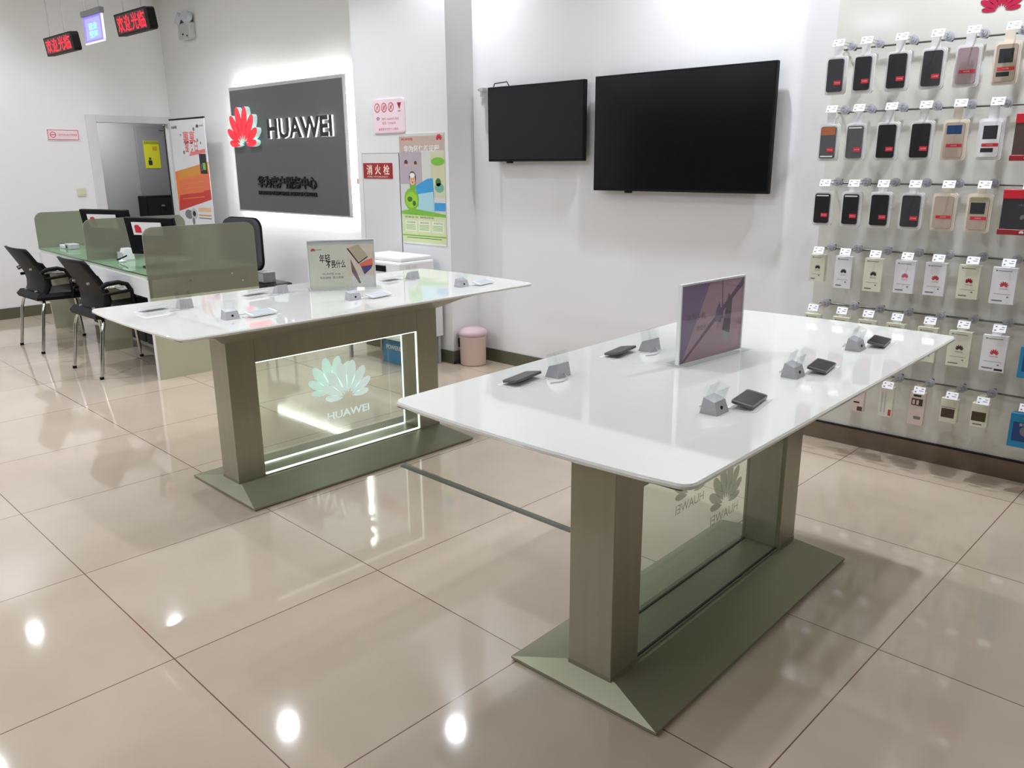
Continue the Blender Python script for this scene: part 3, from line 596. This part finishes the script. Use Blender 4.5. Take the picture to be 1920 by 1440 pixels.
w = MB(); w.text('营业', 0, -.10, -.0055, cyn, w=.13, h=.042, bold=.02); w.text('受理', 0, -.148, -.0055, cyn, w=.13, h=.042, bold=.02); w.build('etched_text', t, 'glowing cyan characters')
for q in (-.12, .12): w = MB(); w.cyl((q, 0, -.002), .004, CEIL - 2.485 + .002, lgrey, n=8); w.build('hanging_rod', t)

# ------------------------------------------------------------------ service desk (local: x to the right, y towards the wall)
DR = R(-3.9); DO = Vector((-5.735, 2.46, 0))
def DL(x, y, z=0): return (DO.x + x * cos(DR) - y * sin(DR), DO.y + x * sin(DR) + y * cos(DR), z)
t = thing('service_desk', 'long white service desk with green glass top and frosted partitions at the left', 'desk', DO, DR)
DLn, DD, DH = 2.72, .83, .765
w = MB(); w.box(-DLn, -.012, .0, DD, DH - .008, DH, glass_g); w.box(-DLn, -.012, -.001, .0, DH - .008, DH, mat('dark glass edge', (70, 86, 76), .2)); w.build('glass_top', t)
w = MB(); w.box(-DLn, -.02, .01, DD - .01, DH - .035, DH - .0085, mat('pale green board', (205, 215, 195), .35)); w.build('desk_board', t)
for i, x in enumerate((-1.30, -.02)):
    x0 = (-DLn if i == 0 else -1.30) + .03; x1 = x - .03
    w = MB(); w.box(x0, x1, .0, .02, .60, DH - .0355, white_m); w.build('fascia_panel', t)
    w = MB(); w.box(x0, x1, .38, .40, .02, .70, mat('under-desk shade grey', (52, 52, 54), .6)); w.build('shade_sheet', t)  # dark sheet added to stand in for the shade under the desk
for i, x in enumerate((-DLn, -1.32, -.03)):
    w = MB(); w.prism([(0.0, DH - .036), (.0, .62), (.03, .02), (.03, 0), (DD if i == 2 else .26, 0), (DD if i == 2 else .30, .55), (DD, .62), (DD, DH - .036)] if i != 2 else [(0, DH - .036), (.0, 0), (DD, 0), (DD, DH - .036)], x, x + .03, cream, 'x')
    w.box(x - .004, x + .034, -.006, .0 if i == 2 else .0, 0 if i == 2 else .6, DH - .036, white_m); w.build('side_panel', t)
for i, x in enumerate((-DLn, -1.31, -.012)):
    w = MB(); w.prism(rrect(.0, DD, DH + .001 if i != 2 else .60, 1.095, .07, 6, (0, 1, 1, 0)), x, x + .012, frost_g, 'x'); w.build('frosted_partition', t)
    if i == 2:
        w = MB()
        for q, z in ((.3, .66), (.62, .72), (.7, .66), (.3, .7)): w.cyl((x + .012, q, z), .008, .004, chrome, 'x', n=12)
        w.build('partition_screws', t)

# monitors (seen from the back)
def monitor(label, top_l, top_r, ztop, desk_xy):
    a = Vector(top_l); b_ = Vector(top_r); c = (a + b_) / 2; wd = (b_ - a).length; rot = math.atan2((b_ - a).y, (b_ - a).x); ht = wd * .60
    nrm = Vector((-sin(rot), cos(rot)))      # screen side
    t = thing('monitor', label, 'monitor', (c.x + nrm.x * .09, c.y + nrm.y * .09, DH + .0005), rot)
    tb = Matrix.Translation((0, -.06, .0)) @ Matrix.Translation((0, 0, ztop - DH - ht / 2)) @ Matrix.Rotation(R(9), 4, 'X')
    w = MB(); w.T = tb; w.box(-wd / 2, wd / 2, -.012, .018, -ht / 2, ht / 2, black, .004, 1); w.box(-wd * .3, wd * .3, -.035, -.01, -ht * .38, ht * .2, black, .01, 1)
    for q in range(6): w.box(-wd / 2 + .012 + q * .008, -wd / 2 + .015 + q * .008, -.0135, -.011, -ht * .4, ht * .4, blackm)
    w.build('housing', t)
    w = MB(); w.T = tb; w.box(-wd / 2 + .01, wd / 2 - .01, .0175, .0195, -ht / 2 + .012, ht / 2 - .01, blackg); w.build('screen', t)
    w = MB(); w.T = tb @ Matrix.Translation((0, -.036, 0)); w.box(-wd * .30, wd * .30, -.003, .0, ht * .06, ht * .40, white_p); w.prism([(-wd * .25, ht * .12), (-wd * .12, ht * .12), (-wd * .12, ht * .25), (-wd * .165, ht * .33), (-wd * .22, ht * .33), (-wd * .25, ht * .30)], -.0036, -.003, redpk)
    w.text('华为服务', wd * .09, ht * .19, -.0037, redink, w=wd * .26); w.build('label_card', t, 'white card with a red bag logo')
    w = MB(); w.T = tb; w.disc(0, -ht * .2, .018, -.0358, lgrey); w.build('maker_badge', t)
    w = MB(); w.tube([(0, -.05, ztop - DH - ht * .6), (0, -.03, .12), (.0, -.02, .012)], .016, silver); w.build('stand_neck', t)
    w = MB(); w.lathe((0, -.03, 0), [(.0, .0), (.115, .0), (.12, .006), (.09, .012), (0, .014)], black); w.build('stand_base', t)
monitor('black monitor seen from behind on the desk, behind the middle partition', (-7.625, 2.757), (-7.095, 2.942), 1.15, None)
monitor('black monitor seen from behind on the desk, close to the near partition', (-6.378, 2.611), (-5.941, 2.784), 1.137, None)
# small desk things
def desk_clutter(name, label, cat, loc, rot, fn):
    w = MB(); fn(w); return tag(w.build(name, loc=loc, rot=rot), label, cat)
desk_clutter('card_stack', 'low stack of white leaflets and a black clip at the far end of the desk', 'papers', (-8.22, 2.84, DH + .0005), DR, lambda w: (w.box(-.14, .02, -.05, .05, 0, .03, white_p, .003, 1), w.box(-.02, .12, -.04, .05, 0, .045, lgrey, .003, 1), w.box(.0, .07, -.042, -.038, .01, .032, ink)))
desk_clutter('leaflet_holder', 'white leaflet holder on the desk left of the near monitor', 'holder', (-6.88, 2.80, DH + .0005), DR, lambda w: (w.prism([(-.05, 0), (.05, 0), (.04, .09), (-.02, .09)], -.05, .05, white_p, 'x'), w.box(-.045, .045, -.055, -.045, .01, .06, lgrey)))
desk_clutter('pen_stand', 'black pen on a white cord stand at the foot of the near monitor', 'pen', (-6.72, 2.70, DH + .0005), DR, lambda w: (w.lathe((0, 0, 0), [(0, 0), (.03, 0), (.028, .01), (.012, .014), (0, .03)], white_p), w.tube([(-.06, -.02, .012), (0, 0, .03), (.05, .02, .05)], .006, black, 8)))
desk_clutter('keyboard', 'flat pale keyboard on the glass desk top by the near monitor', 'keyboard', (-6.50, 2.98, DH + .0005), R(14), lambda w: (w.box(-.19, .19, -.06, .06, 0, .018, white_p, .004, 1), [w.box(-.18 + i * .03, -.155 + i * .03, -.05 + j * .026, -.03 + j * .026, .018, .022, lgrey) for i in range(12) for j in range(4)]))

# visitor chairs
def visitor_chair(loc, rot, label):
    t = thing('visitor_chair', label, 'chair', loc, rot, 'black visitor chairs at the desk')
    # back shell: profile y,z from top to seat; origin between the rear feet
    prof = [(-.045, .865, .235), (-.03, .84, .25), (.01, .77, .255), (.05, .70, .262), (.085, .63, .268), (.095, .57, .265), (.085, .52, .25), (.06, .475, .235), (.045, .45, .225)]
    def shell(off):
        rows = []
        for (y, z, hw) in prof:
            rows.append([(hw * u, y + off - .045 * (u * u) * (-1) * .6, z) for u in (-1, -.75, -.4, 0, .4, .75, 1)])
        return rows
    A, B = shell(0), shell(.022)
    w = MB(); n = 7; vs = [p for r in A for p in r] + [p for r in B for p in r]; N = len(A) * n; fs = []
    for k_ in range(len(A) - 1):
        for i in range(n - 1):
            a = k_ * n + i; fs.append((a, a + n, a + n + 1, a + 1)); fs.append((N + a, N + a + 1, N + a + n + 1, N + a + n))
    for i in range(n - 1): fs.append((i, i + 1, N + i + 1, N + i)); a = (len(A) - 1) * n + i; fs.append((a, N + a, N + a + 1, a + 1))
    for k_ in range(len(A) - 1):
        a = k_ * n; fs.append((a, N + a, N + a + n, a + n)); a += n - 1; fs.append((a, a + n, N + a + n, N + a))
    w.add(vs, fs, black, True); w.build('backrest', t)
    w = MB(); w.loft([[(-.23, .03, .435), (.23, .03, .435), (.245, .3, .43), (.23, .53, .435), (-.23, .53, .435), (-.245, .3, .43)], [(-.245, .02, .46), (.245, .02, .46), (.26, .3, .458), (.245, .555, .462), (-.245, .555, .462), (-.26, .3, .458)], [(-.23, .05, .497), (.23, .05, .497), (.245, .3, .487), (.23, .54, .495), (-.23, .54, .495), (-.245, .3, .487)]], black); w.build('seat', t)
    for sg in (-1, 1):
        for nm, pts in (('leg', [(sg * .26, 0, .0), (sg * .255, .05, .34), (sg * .25, .068, .40), (sg * .225, .078, .422), (sg * .15, .08, .426)]), ('leg', [(sg * .26, .52, .0), (sg * .255, .49, .34), (sg * .25, .475, .40), (sg * .225, .465, .422), (sg * .15, .46, .426)])):
            w = MB(); w.tube(pts, .0125, chrome, 12); lg = w.build(nm, t)
            w = MB(); w.cyl((pts[0][0], pts[0][1], 0), .015, .02, black, n=12); w.build('foot_cap', lg)
        w = MB(); w.tube([(sg * .15, .07, .424), (sg * .15, .48, .424)], .011, chrome); w.build('seat_rail', t)
        x = sg * .275
        w = MB(); w.tube([(x, .07, .665), (x, .12, .69), (x, .20, .695), (x, .26, .675), (x, .295, .61), (x, .30, .50), (sg * .25, .30, .448)], .017, black, 10); w.tube([(x, .085, .615), (x, .2, .622), (x, .28, .628)], .012, black, 8); w.build('armrest', t)
        w = MB(); w.box(x - .014, x + .014, .10, .23, .655, .672, chrome, .003, 1); w.build('armrest_strip', t, 'bright metal strip')
    w = MB()
    for sx_, yy_, zz_ in ((.15, .035, .69), (-.12, .035, .69), (.12, .058, .50), (-.12, .058, .50)): w.cyl((sx_, yy_ + .012, zz_), .009, -.016, silver, 'y', n=12)
    w.build('back_bolts', t)
    return t
visitor_chair((-6.342, 2.185, 0), 0, 'black visitor chair with chrome legs nearest the left table')
visitor_chair((-7.582, 2.20, 0), 0, 'black visitor chair with chrome legs at the left edge, by the wall')

# staff office chair and stool behind the desk
t = thing('office_chair', 'dark grey office chair behind the frosted partition', 'chair', (-7.02, 3.93, 0), R(8))
w = MB(); w.prism(rrect(-.25, .25, .56, 1.03, .1, 6), -.02, .02, dgrey); w.build('backrest', t)
w = MB(); w.prism(rrect(-.26, .26, .55, 1.04, .1, 6), .02, .035, black); w.box(-.03, .03, .03, .06, .42, .8, black); w.build('back_frame', t)
w = MB(); w.box(-.24, .24, -.46, .03, .44, .52, blackm, .03, 3); w.build('seat', t)
w = MB(); w.cyl((0, -.2, .08), .03, .36, black); w.build('gas_column', t)
w = MB()
for i in range(5): a = 2 * pi * i / 5; w.tube([(0, -.2, .11), (.28 * cos(a), -.2 + .28 * sin(a), .06)], .018, black); w.cyl((.28 * cos(a) - .01, -.2 + .28 * sin(a), .028), .028, .02, black, 'x')
w.build('star_base', t)
t = thing('stool', 'black cushioned stool behind the desk, right of the frosted partition', 'stool', (-6.42, 3.78, 0))
w = MB(); w.box(-.19, .19, -.17, .17, .44, .51, black, .03, 3); w.build('seat', t)
for x in (-.16, .16):
    for y in (-.14, .14): w = MB(); w.cyl((x, y, 0), .012, .45, blackm, n=10); w.build('leg', t)
w = MB(); w.box(-.09, .09, -.06, .06, 0, .09, grey, .003, 1); w.box(-.085, .085, -.062, -.06, .01, .08, lgrey)
tag(w.build('parcel_box', loc=(-6.43, 3.78, .511)), 'small grey box lying on the black stool behind the desk', 'box')

# ------------------------------------------------------------------ by the pillar: printer on a cabinet, blue box, bin
t = thing('side_cabinet', 'low white cabinet against the pillar behind the left table', 'cabinet', (-4.93, 3.99, 0))
w = MB(); w.box(-.38, .38, -.19, .19, .22, .66, white_m, .005, 1); w.build('body', t)
for sg in (-1, 1): w = MB(); w.box(sg * .19 - .185, sg * .19 + .185, -.197, -.19, .24, .64, white_p, .002, 1); dd = w.build('door', t); w = MB(); w.box(sg * .03 - .006, sg * .03 + .006, -.21, -.197, .38, .46, silver); w.build('handle', dd)
for x in (-.35, .35):
    for y in (-.16, .16): w = MB(); w.box(x - .012, x + .012, y - .012, y + .012, 0, .22, silver); w.build('leg', t)
t = thing('printer', 'white printer with a black paper slot beneath the green poster', 'printer', (-4.87, 3.98, .6605))
w = MB(); w.box(-.27, .27, -.17, .17, 0, .15, white_p, .015, 2); w.box(-.25, .25, -.14, .16, .15, .18, white_p, .01, 2); w.build('body', t)
w = MB(); w.box(-.06, .11, -.182, -.165, .075, .118, black, .002, 1); w.build('control_panel', t)
w = MB(); w.box(-.2, .27, -.24, -.165, .03, .042, lgrey, .003, 1); w.cyl((.25, -.24, .03), .008, .02, grey, n=10); w.build('paper_tray', t)
w = MB(); w.tube([(-5.25, 3.76, .775), (-5.16, 3.78, .77), (-5.0, 3.788, .76), (-4.935, 3.79, .755)], .004, grey, 6); tag(w.build('printer_cable'), 'thin grey cable running to the black panel of the printer', 'cable')
w = MB(); w.box(-.165, .165, -.10, .10, 0, .205, blue, .003, 1); w.text('POWERBOX', .0, .13, -.1015, white_p, w=.24, h=.035, bold=.02); w.box(-.18, .18, -.105, .105, .19, .205, blue)
tag(w.build('storage_box', loc=(-4.79, 4.0, 0)), 'blue box with white lettering on the floor beside the pillar', 'box')
t = thing('pedal_bin', 'small pinkish-beige pedal bin against the white wall', 'bin', (-4.40, 4.33, 0))
t.location = (-4.36, 4.31, 0)
pk = mat('pinkish beige plastic', (205, 182, 170), .4); lidm = mat('mauve lid', (190, 165, 168), .35)
w = MB(); w.lathe((0, 0, 0), [(0, 0), (.098, 0), (.1, .01), (.102, .21), (.108, .225), (.108, .232), (0, .232)], pk); w.build('body', t)
w = MB(); w.lathe((0, 0, 0), [(.112, .233), (.116, .24), (.112, .262), (.08, .285), (0, .293)], lidm); w.build('lid', t)
w = MB(); w.box(-.015, .015, -.15, -.085, .008, .02, black, .003, 1); w.T = Matrix.Rotation(R(-50), 4, 'Z'); w.build('pedal', t).rotation_euler[2] = R(-45)
w = MB(); w.box(-.012, .012, -.118, -.1, .13, .2, black, .004, 1); w.build('handle_clip', t).rotation_euler[2] = R(-60)

# ------------------------------------------------------------------ phone accessory wall
pan = mat('glossy display panel', (214, 213, 204), .1, spec=.35)
plin = mat('bronze steel plinth', (122, 108, 94), .3, metal=.5, noise=.15, nscale=3)
t = thing('display_wall_panel', 'glossy white accessory display panel along the main wall at the right', 'display panel', (0, 0, 0))
w = MB(); w.box(-1.752, 2.6, 4.36, YW, .105, 3.0, pan); w.build('panel', t)
w = MB(); w.box(-1.752, 2.6, 4.35, YW, 0, .097, plin); w.build('plinth', t, 'bronze coloured steel plinth')
w = MB(); w.box(-1.752, 2.6, 4.345, 4.42, .097, .105, blackm); w.build('black_strip', t)  # plain matt black line along the top of the plinth
w = MB(); w.lotus(-1.025, 2.212, .16, 4.358, mat('deep red logo', (175, 20, 60), .4)); w.build('flower_logo', t, 'dark red flower logo at the top')
RY = 4.335
rails = {'top': 2.05, 'second': 1.75, 'third': 1.40, 'fourth': 1.066, 'fifth': .77, 'bottom': .425}
for nm, z in rails.items():
    t = thing('display_rail', 'thin steel rail on the accessory wall, %s row' % nm, 'rail', (-1.70, RY, z), 0, 'display rails on the accessory wall')
    w = MB(); w.cyl((0, 0, 0), .0045, 3.6, mat('rail steel', (110, 110, 108), .3, metal=.8), 'x', n=8); w.build('rod', t)
    for x in (.005, 1.2, 2.4, 3.59): w = MB(); w.cyl((x, 0, 0), .006, .0255, silver, 'y', n=10); w.build('standoff', t)
clr_disc = clear('clear lock plastic', (235, 236, 240), .08, rough=.15, frost=.5, frostcol=(222, 223, 228))
tagm = mat('price tag card', (238, 238, 240), .3)
h0 = thing('peg_hook', 'x', 'hook', (0, 0, 0), 0, 'display hooks with price tags')
w = MB(); w.tube([(0, 0, 0), (0, -.01, .002), (0, -.205, .002)], .0026, chrome, 8); w.tube([(0, 0, .016), (0, -.2, .016)], .0018, chrome, 6); w.build('prong', h0)
w = MB(); w.box(-.007, .007, -.008, .006, -.010, .022, ink, .002, 1); w.build('clamp', h0)
w = MB(); w.cyl((0, -.035, .008), .022, -.014, clr_disc, 'y', n=18); w.cyl((0, -.049, .008), .015, -.012, clr_disc, 'y', n=18); w.cyl((0, -.03, .008), .006, -.035, lgrey, 'y', n=12); w.build('lock_disc', h0)
w = MB(); w.T = Matrix.Translation((0, -.208, .006)) @ Matrix.Rotation(R(-25), 4, 'X'); w.box(-.026, .026, -.0025, 0, -.018, .018, tagm); w.rect(-.02, -.012, -.012, -.006, -.003, gink); w.rect(-.018, -.01, .006, .011, -.003, gink); w.rect(.0, .018, -.004, -.001, -.003, gink); w.rect(.008, .02, .006, .009, -.003, gink); w.build('price_tag', h0)
pegs = {'top': [-1.644, -1.513, -1.357, -1.205, -1.062, -.911, -.79], 'second': [-1.649, -1.518, -1.369, -1.218, -1.075, -.93, -.79], 'third': [-1.648, -1.505, -1.366, -1.223, -1.08, -.935, -.76], 'fourth': [-1.649, -1.514, -1.367, -1.219, -1.082, -.938, -.795], 'fifth': [-1.65, -1.5, -1.369, -1.232, -1.083, -.938, -.792, -.65], 'bottom': [-1.52, -1.37, -1.237, -1.09, -.945, -.813, -.64]}
first = True
for rn, xs in pegs.items():
    for i, x in enumerate(xs):
        lb = 'peg hook with clear lock and price tag, %s from left on %s rail' % (ORD[i], rn)
        if first: h0.location = (x, RY, rails[rn]); h0['label'] = lb; first = False
        else: dup(h0, (x, RY, rails[rn]), 0, lb)

# hanging products.  origin = point on the prong; front faces -y
PYY = 4.185
tray = mat('white blister tray', (222, 222, 220), .25); trayw = mat('warm blister tray', (226, 216, 200), .25)
def tab(w, top, m): w.prism([(-.02, top), (.02, top), (.02, .012), (.012, .02), (-.012, .02), (-.02, .012)], -.0012, .0012, m)
def case_pack(x, z, label, body, top, bot, w_=.102, tr=tray, kind='plain', wide=False, dx=-.022):
    t = thing('phone_case_pack', label, 'phone case', (x + dx, PYY, z), 0, 'phone case packs on the accessory wall')
    ww = w_ / 2; top -= z; bot -= z
    m = MB(); m.prism(rrect(-ww, ww, bot, top, .014), -.008, .008, tr); m.prism(rrect(-ww + .006, ww - .006, bot + .006, top - .006, .012), -.012, -.008, tr); tab(m, top - .003, tr); m.build('blister_tray', t)
    a, b_, c, d_ = -ww + .012, ww - .012, bot + .014, top - .014
    m = MB(); m.prism(rrect(a, b_, c, d_, .009), -.022, -.012, body)
    if kind == 'window': m.rect(a + .012, b_ - .012, d_ - .075, d_ - .018, -.0223, ink); m.rect(a + .01, b_ - .02, c + .02, c + .038, -.0223, ink)
    if kind == 'bluewin': m.rect(a + .008, b_ - .010, d_ - .05, d_ - .012, -.0223, mat('navy window', (40, 66, 110), .3))
    if kind == 'orangetop': m.rect(a + .002, b_ - .002, d_ - .04, d_ - .002, -.0223, mat('rust print', (170, 98, 62), .5)); m.rect(a + .006, b_ - .006, c + .006, c + .012, -.0223, white_p)
    if kind == 'stripe': m.rect(a + .006, b_ - .006, d_ - .012, d_ - .006, -.0223, white_p)
    if kind == 'blackwin': m.rect(a + .008, b_ - .012, d_ - .075, d_ - .025, -.0223, ink); m.rect(a + .004, b_ - .004, d_ - .02, d_ - .004, -.0223, mat('olive gold', (150, 146, 110), .4))
    m.build('phone_case', t)
    m = MB()
    if kind in ('plain', 'stripe', 'orangetop'): m.rect(b_ - .038, b_ - .004, c + .03, c + .05, -.0228, redpk)
    else: m.rect(a + .012, b_ - .002, c + .044, c + .058, -.0228, redpk)
    m.text('HUAWEI', (b_ - .021) if kind in ('plain', 'stripe', 'orangetop') else (a + b_) / 2 + .004, c + (.04 if kind in ('plain', 'stripe', 'orangetop') else .051), -.0232, white_p, w=.024)
    m.build('red_sticker', t)
charc = mat('charcoal case', (50, 50, 52), .4); jet = mat('jet black case', (30, 30, 31), .3); rose = mat('rose grey case', (160, 140, 142), .4); goldc = mat('champagne case', (176, 160, 142), .4); whitec = mat('white case', (224, 224, 224), .3); slate = mat('slate case', (82, 82, 84), .4)
RA = [('charcoal case', charc, 'plain', tray), ('black case', jet, 'plain', tray), ('glossy black case', jet, 'plain', tray), ('dark grey case', charc, 'plain', tray), ('rose grey case', rose, 'rose', tray), ('gold case with dark window', goldc, 'window', trayw)]
RB = [('grey case with rust top', slate, 'orangetop', tray), ('slate grey case', slate, 'stripe', tray), ('diagonal black case', jet, 'plain', tray), ('black case', jet, 'plain', tray), ('beige case with navy window', goldc, 'bluewin', trayw), ('white case with dark window', whitec, 'window', tray)]
RC = [('black case with white top line', jet, 'stripe', tray), ('narrow black case with white top line', jet, 'stripe', tray), ('black case', jet, 'plain', tray), ('charcoal case', charc, 'plain', tray), ('beige case', goldc, 'beige', trayw), ('olive gold case with black window', goldc, 'blackwin', trayw)]
for rn, items, z0, z1 in (('top', RA, 1.825, 2.003), ('second', RB, 1.511, 1.69), ('third', RC, 1.193, 1.366)):
    for i, (nm, bm_, kd, tr_) in enumerate(items):
        case_pack(pegs[rn][i], rails[rn], '%s in white pack, %s from the left, %s row' % (nm, ORD[i], rn), bm_, z1, z0, .098 if i < 2 else .104, tr_, kd)
case_pack(pegs['top'][6], rails['top'], 'grey case in a pack cut by the right frame edge, top row', rose, 2.01, 1.82, .11, trayw, 'rose', dx=-.01)
def red_pack(x, z, label, bot, top, w_, inner):
    t = thing('red_trimmed_pack', label, 'accessory pack', (x, PYY, z), 0)
    top -= z; bot -= z; ww = w_ / 2
    m = MB(); m.box(-ww, ww, -.015, .01, bot, top, inner, .002, 1); tab(m, top - .003, red); m.build('pack_body', t)
    m = MB(); m.box(-ww - .001, ww + .001, -.017, .011, top - .04, top, red, .002, 1); m.box(-ww - .006, ww + .006, -.019, .011, bot - .002, bot + .022, dred, .002, 1); m.lotus(.0, bot + .012, .018, -.0195, white_p); m.lotus(.0, (bot + top) / 2 - .02, .03, -.0155, gink); m.text('HUAWEI', .0, (bot + top) / 2 + .03, -.0155, gink, w=.05); m.build('red_trim', t, 'bright red top and bottom bands')
red_pack(-.775, rails['third'], 'dark pack with red bands at the right frame edge, third row', 1.193, 1.387, .18, charc)
red_pack(-.80, rails['second'], 'tan and black pack with red top at the right frame edge, second row', 1.51, 1.705, .12, brwn)
crb = mat('cream carton', (216, 216, 196), .45); whb = mat('white carton', (224, 224, 226), .4)
def carton(x, z, label, bot, top, w_, body, logo, dx=-.018, bars=False):
    t = thing('accessory_carton', label, 'box', (x + dx, PYY, z), 0, 'white boxed accessories on the accessory wall')
    top -= z; bot -= z; ww = w_ / 2
    m = MB(); m.box(-ww, ww, -.016, .016, bot, top, body, .001, 1); tab(m, top - .002, body); m.build('carton_body', t)
    m = MB(); y = -.0164; h = top - bot
    m.lotus(.003, bot + h * .55, w_ * .34, y, logo); m.text('HUAWEI', .003, bot + h * .42, y, logo, w=w_ * .32)
    m.rect(-ww + .012, -ww + .02, top - .018, top - .012, y, gink); m.rect(-ww + .022, ww - .02, top - .017, top - .014, y, gink)
    m.rect(-ww + .015, ww - .015, bot + h * .27, bot + h * .28, y, gink); m.rect(-ww + .01, ww - .045, bot + .012, bot + .018, y, gink); m.rect(ww - .03, ww - .022, bot + .03, bot + .036, y, gink)
    if bars: m.rect(ww - .04, ww - .006, bot + .006, bot + .016, y, ink)
    m.build('print', t)
names = ['cream box with black flower logo', 'white box with black flower logo', 'cream box with dark flower logo', 'white box with pink flower logo', 'white box with red flower logo', 'cream-bottomed box with dark red flower logo', 'wide white box with red flower logo']
pinkl = mat('pink logo', (205, 90, 120), .5)
for i in range(7): carton(pegs['fourth'][i], rails['fourth'], '%s, %s from the left in the fourth row' % (names[i], ORD[i]), (.906, .883, .881, .888, .890, .889, .881)[i], 1.046, (.078, .085, .088, .092, .092, .09, .098)[i], (crb, whb, crb, whb, whb, crb, whb)[i], (ink, ink, ink, pinkl, redink, dred, redink)[i])
for i in range(7): carton(pegs['fifth'][i], rails['fifth'], 'pale box with %s flower logo, %s from the left in the fifth row' % (('dark', 'grey', 'dark', 'grey', 'pale', 'dark brown', 'small red')[i], ORD[i]), .566, .735, (.085, .085, .088, .088, .09, .098, .102)[i], crb if i < 6 else whb, (ink, gink, ink, gink, pnk, brwn, redink)[i], bars=(i == 6))
bl2 = mat('cyan box print', (40, 130, 175), .4); bl3 = mat('dark blue print', (40, 70, 120), .4)
def blue_pack(x, z, label, bot, top, w_):
    t = thing('blue_pack', label, 'box', (x, PYY, z), 0); top -= z; bot -= z; ww = w_ / 2
    m = MB(); m.box(-ww, ww, -.016, .016, bot, top, bl2, .001, 1); tab(m, top - .002, bl2); m.build('carton_body', t)
    m = MB(); m.rect(-ww + .015, ww - .01, bot + .03, top - .04, -.0164, bl3); m.disc(0, (bot + top) / 2, .025, -.0168, gink); m.text('音乐耳机', .0, (bot + top) / 2 + .03, -.0168, white_p, w=.06); m.build('print', t)
blue_pack(-.655, rails['fifth'], 'blue box cut by the right frame edge, fifth row', .556, .70, .10)
blue_pack(-.632, rails['bottom'], 'blue box cut by the right frame edge, bottom row', .229, .39, .138)
# bottom row: slim accessories
pkw = mat('pale rose carton', (214, 198, 188), .45)
def slim(x, label, bot, top, w_, body, fn, dp=.014, dx=-.015):
    z = rails['bottom']; t = thing('slim_accessory_pack', label, 'accessory pack', (x + dx, PYY, z), 0, 'slim accessories in the bottom row'); top -= z; bot -= z; ww = w_ / 2
    m = MB(); m.box(-ww, ww, -dp, dp, bot, top, body, .001, 1); tab(m, top - .002, body); m.build('pack_body', t)
    m = MB(); fn(m, -ww, ww, bot, top, -dp - .0004); m.build('print', t)
slim(-1.52, 'slim green-white pack, first in the bottom row, mostly behind the table', .253, .40, .045, crb, lambda m, a, b, c, d, y: (m.rect(a + .025, b - .005, c + .01, c + .05, y, gink)))
slim(-1.37, 'slim pink pack with a black cable, second in the bottom row', .253, .40, .050, pkw, lambda m, a, b, c, d, y: (m.rect(a, a + .03, c + .045, c + .053, y, ink), m.rect(a + .02, b - .004, c + .005, c + .028, y, brwn)))
slim(-1.237, 'tall clear white pack with two cable sticks, third in the bottom row', .254, .412, .066, crb, lambda m, a, b, c, d, y: (m.rect(a + .01, a + .018, c + .02, d - .03, y, lgrey), m.rect(a + .026, a + .034, c + .02, d - .03, y, lgrey), m.rect(b - .018, b - .004, c + .008, c + .04, y, redink), m.rect(a + .004, a + .04, d - .03, d - .005, y, pkw)))
slim(-1.09, 'pale pink pack with brown window grid, fourth in the bottom row', .241, .41, .070, pkw, lambda m, a, b, c, d, y: (m.rect(a + .008, b - .01, c + .10, c + .135, y, brwn), [m.rect(a + .013 + i * .018, a + .024 + i * .018, c + .105, c + .128, y - .0003, pkw) for i in range(2)], m.rect(a + .015, b - .02, c + .145, c + .155, y, ink), m.rect(a + .025, b - .012, c + .03, c + .045, y, gink)))
slim(-.945, 'cream box with dark brown window, fifth in the bottom row', .285, .405, .076, crb, lambda m, a, b, c, d, y: (m.rect(a + .006, b - .012, c + .025, c + .07, y, brwn), m.rect(a + .004, b - .01, c + .075, c + .078, y, gink)), .02)
slim(-.813, 'cream box with olive brown window, sixth in the bottom row', .290, .405, .072, crb, lambda m, a, b, c, d, y: (m.rect(a + .004, b - .008, c + .03, c + .075, y, mat('olive brown print', (74, 64, 44), .4)), m.rect(a + .012, b - .02, c + .012, c + .018, y, gink)), .02)
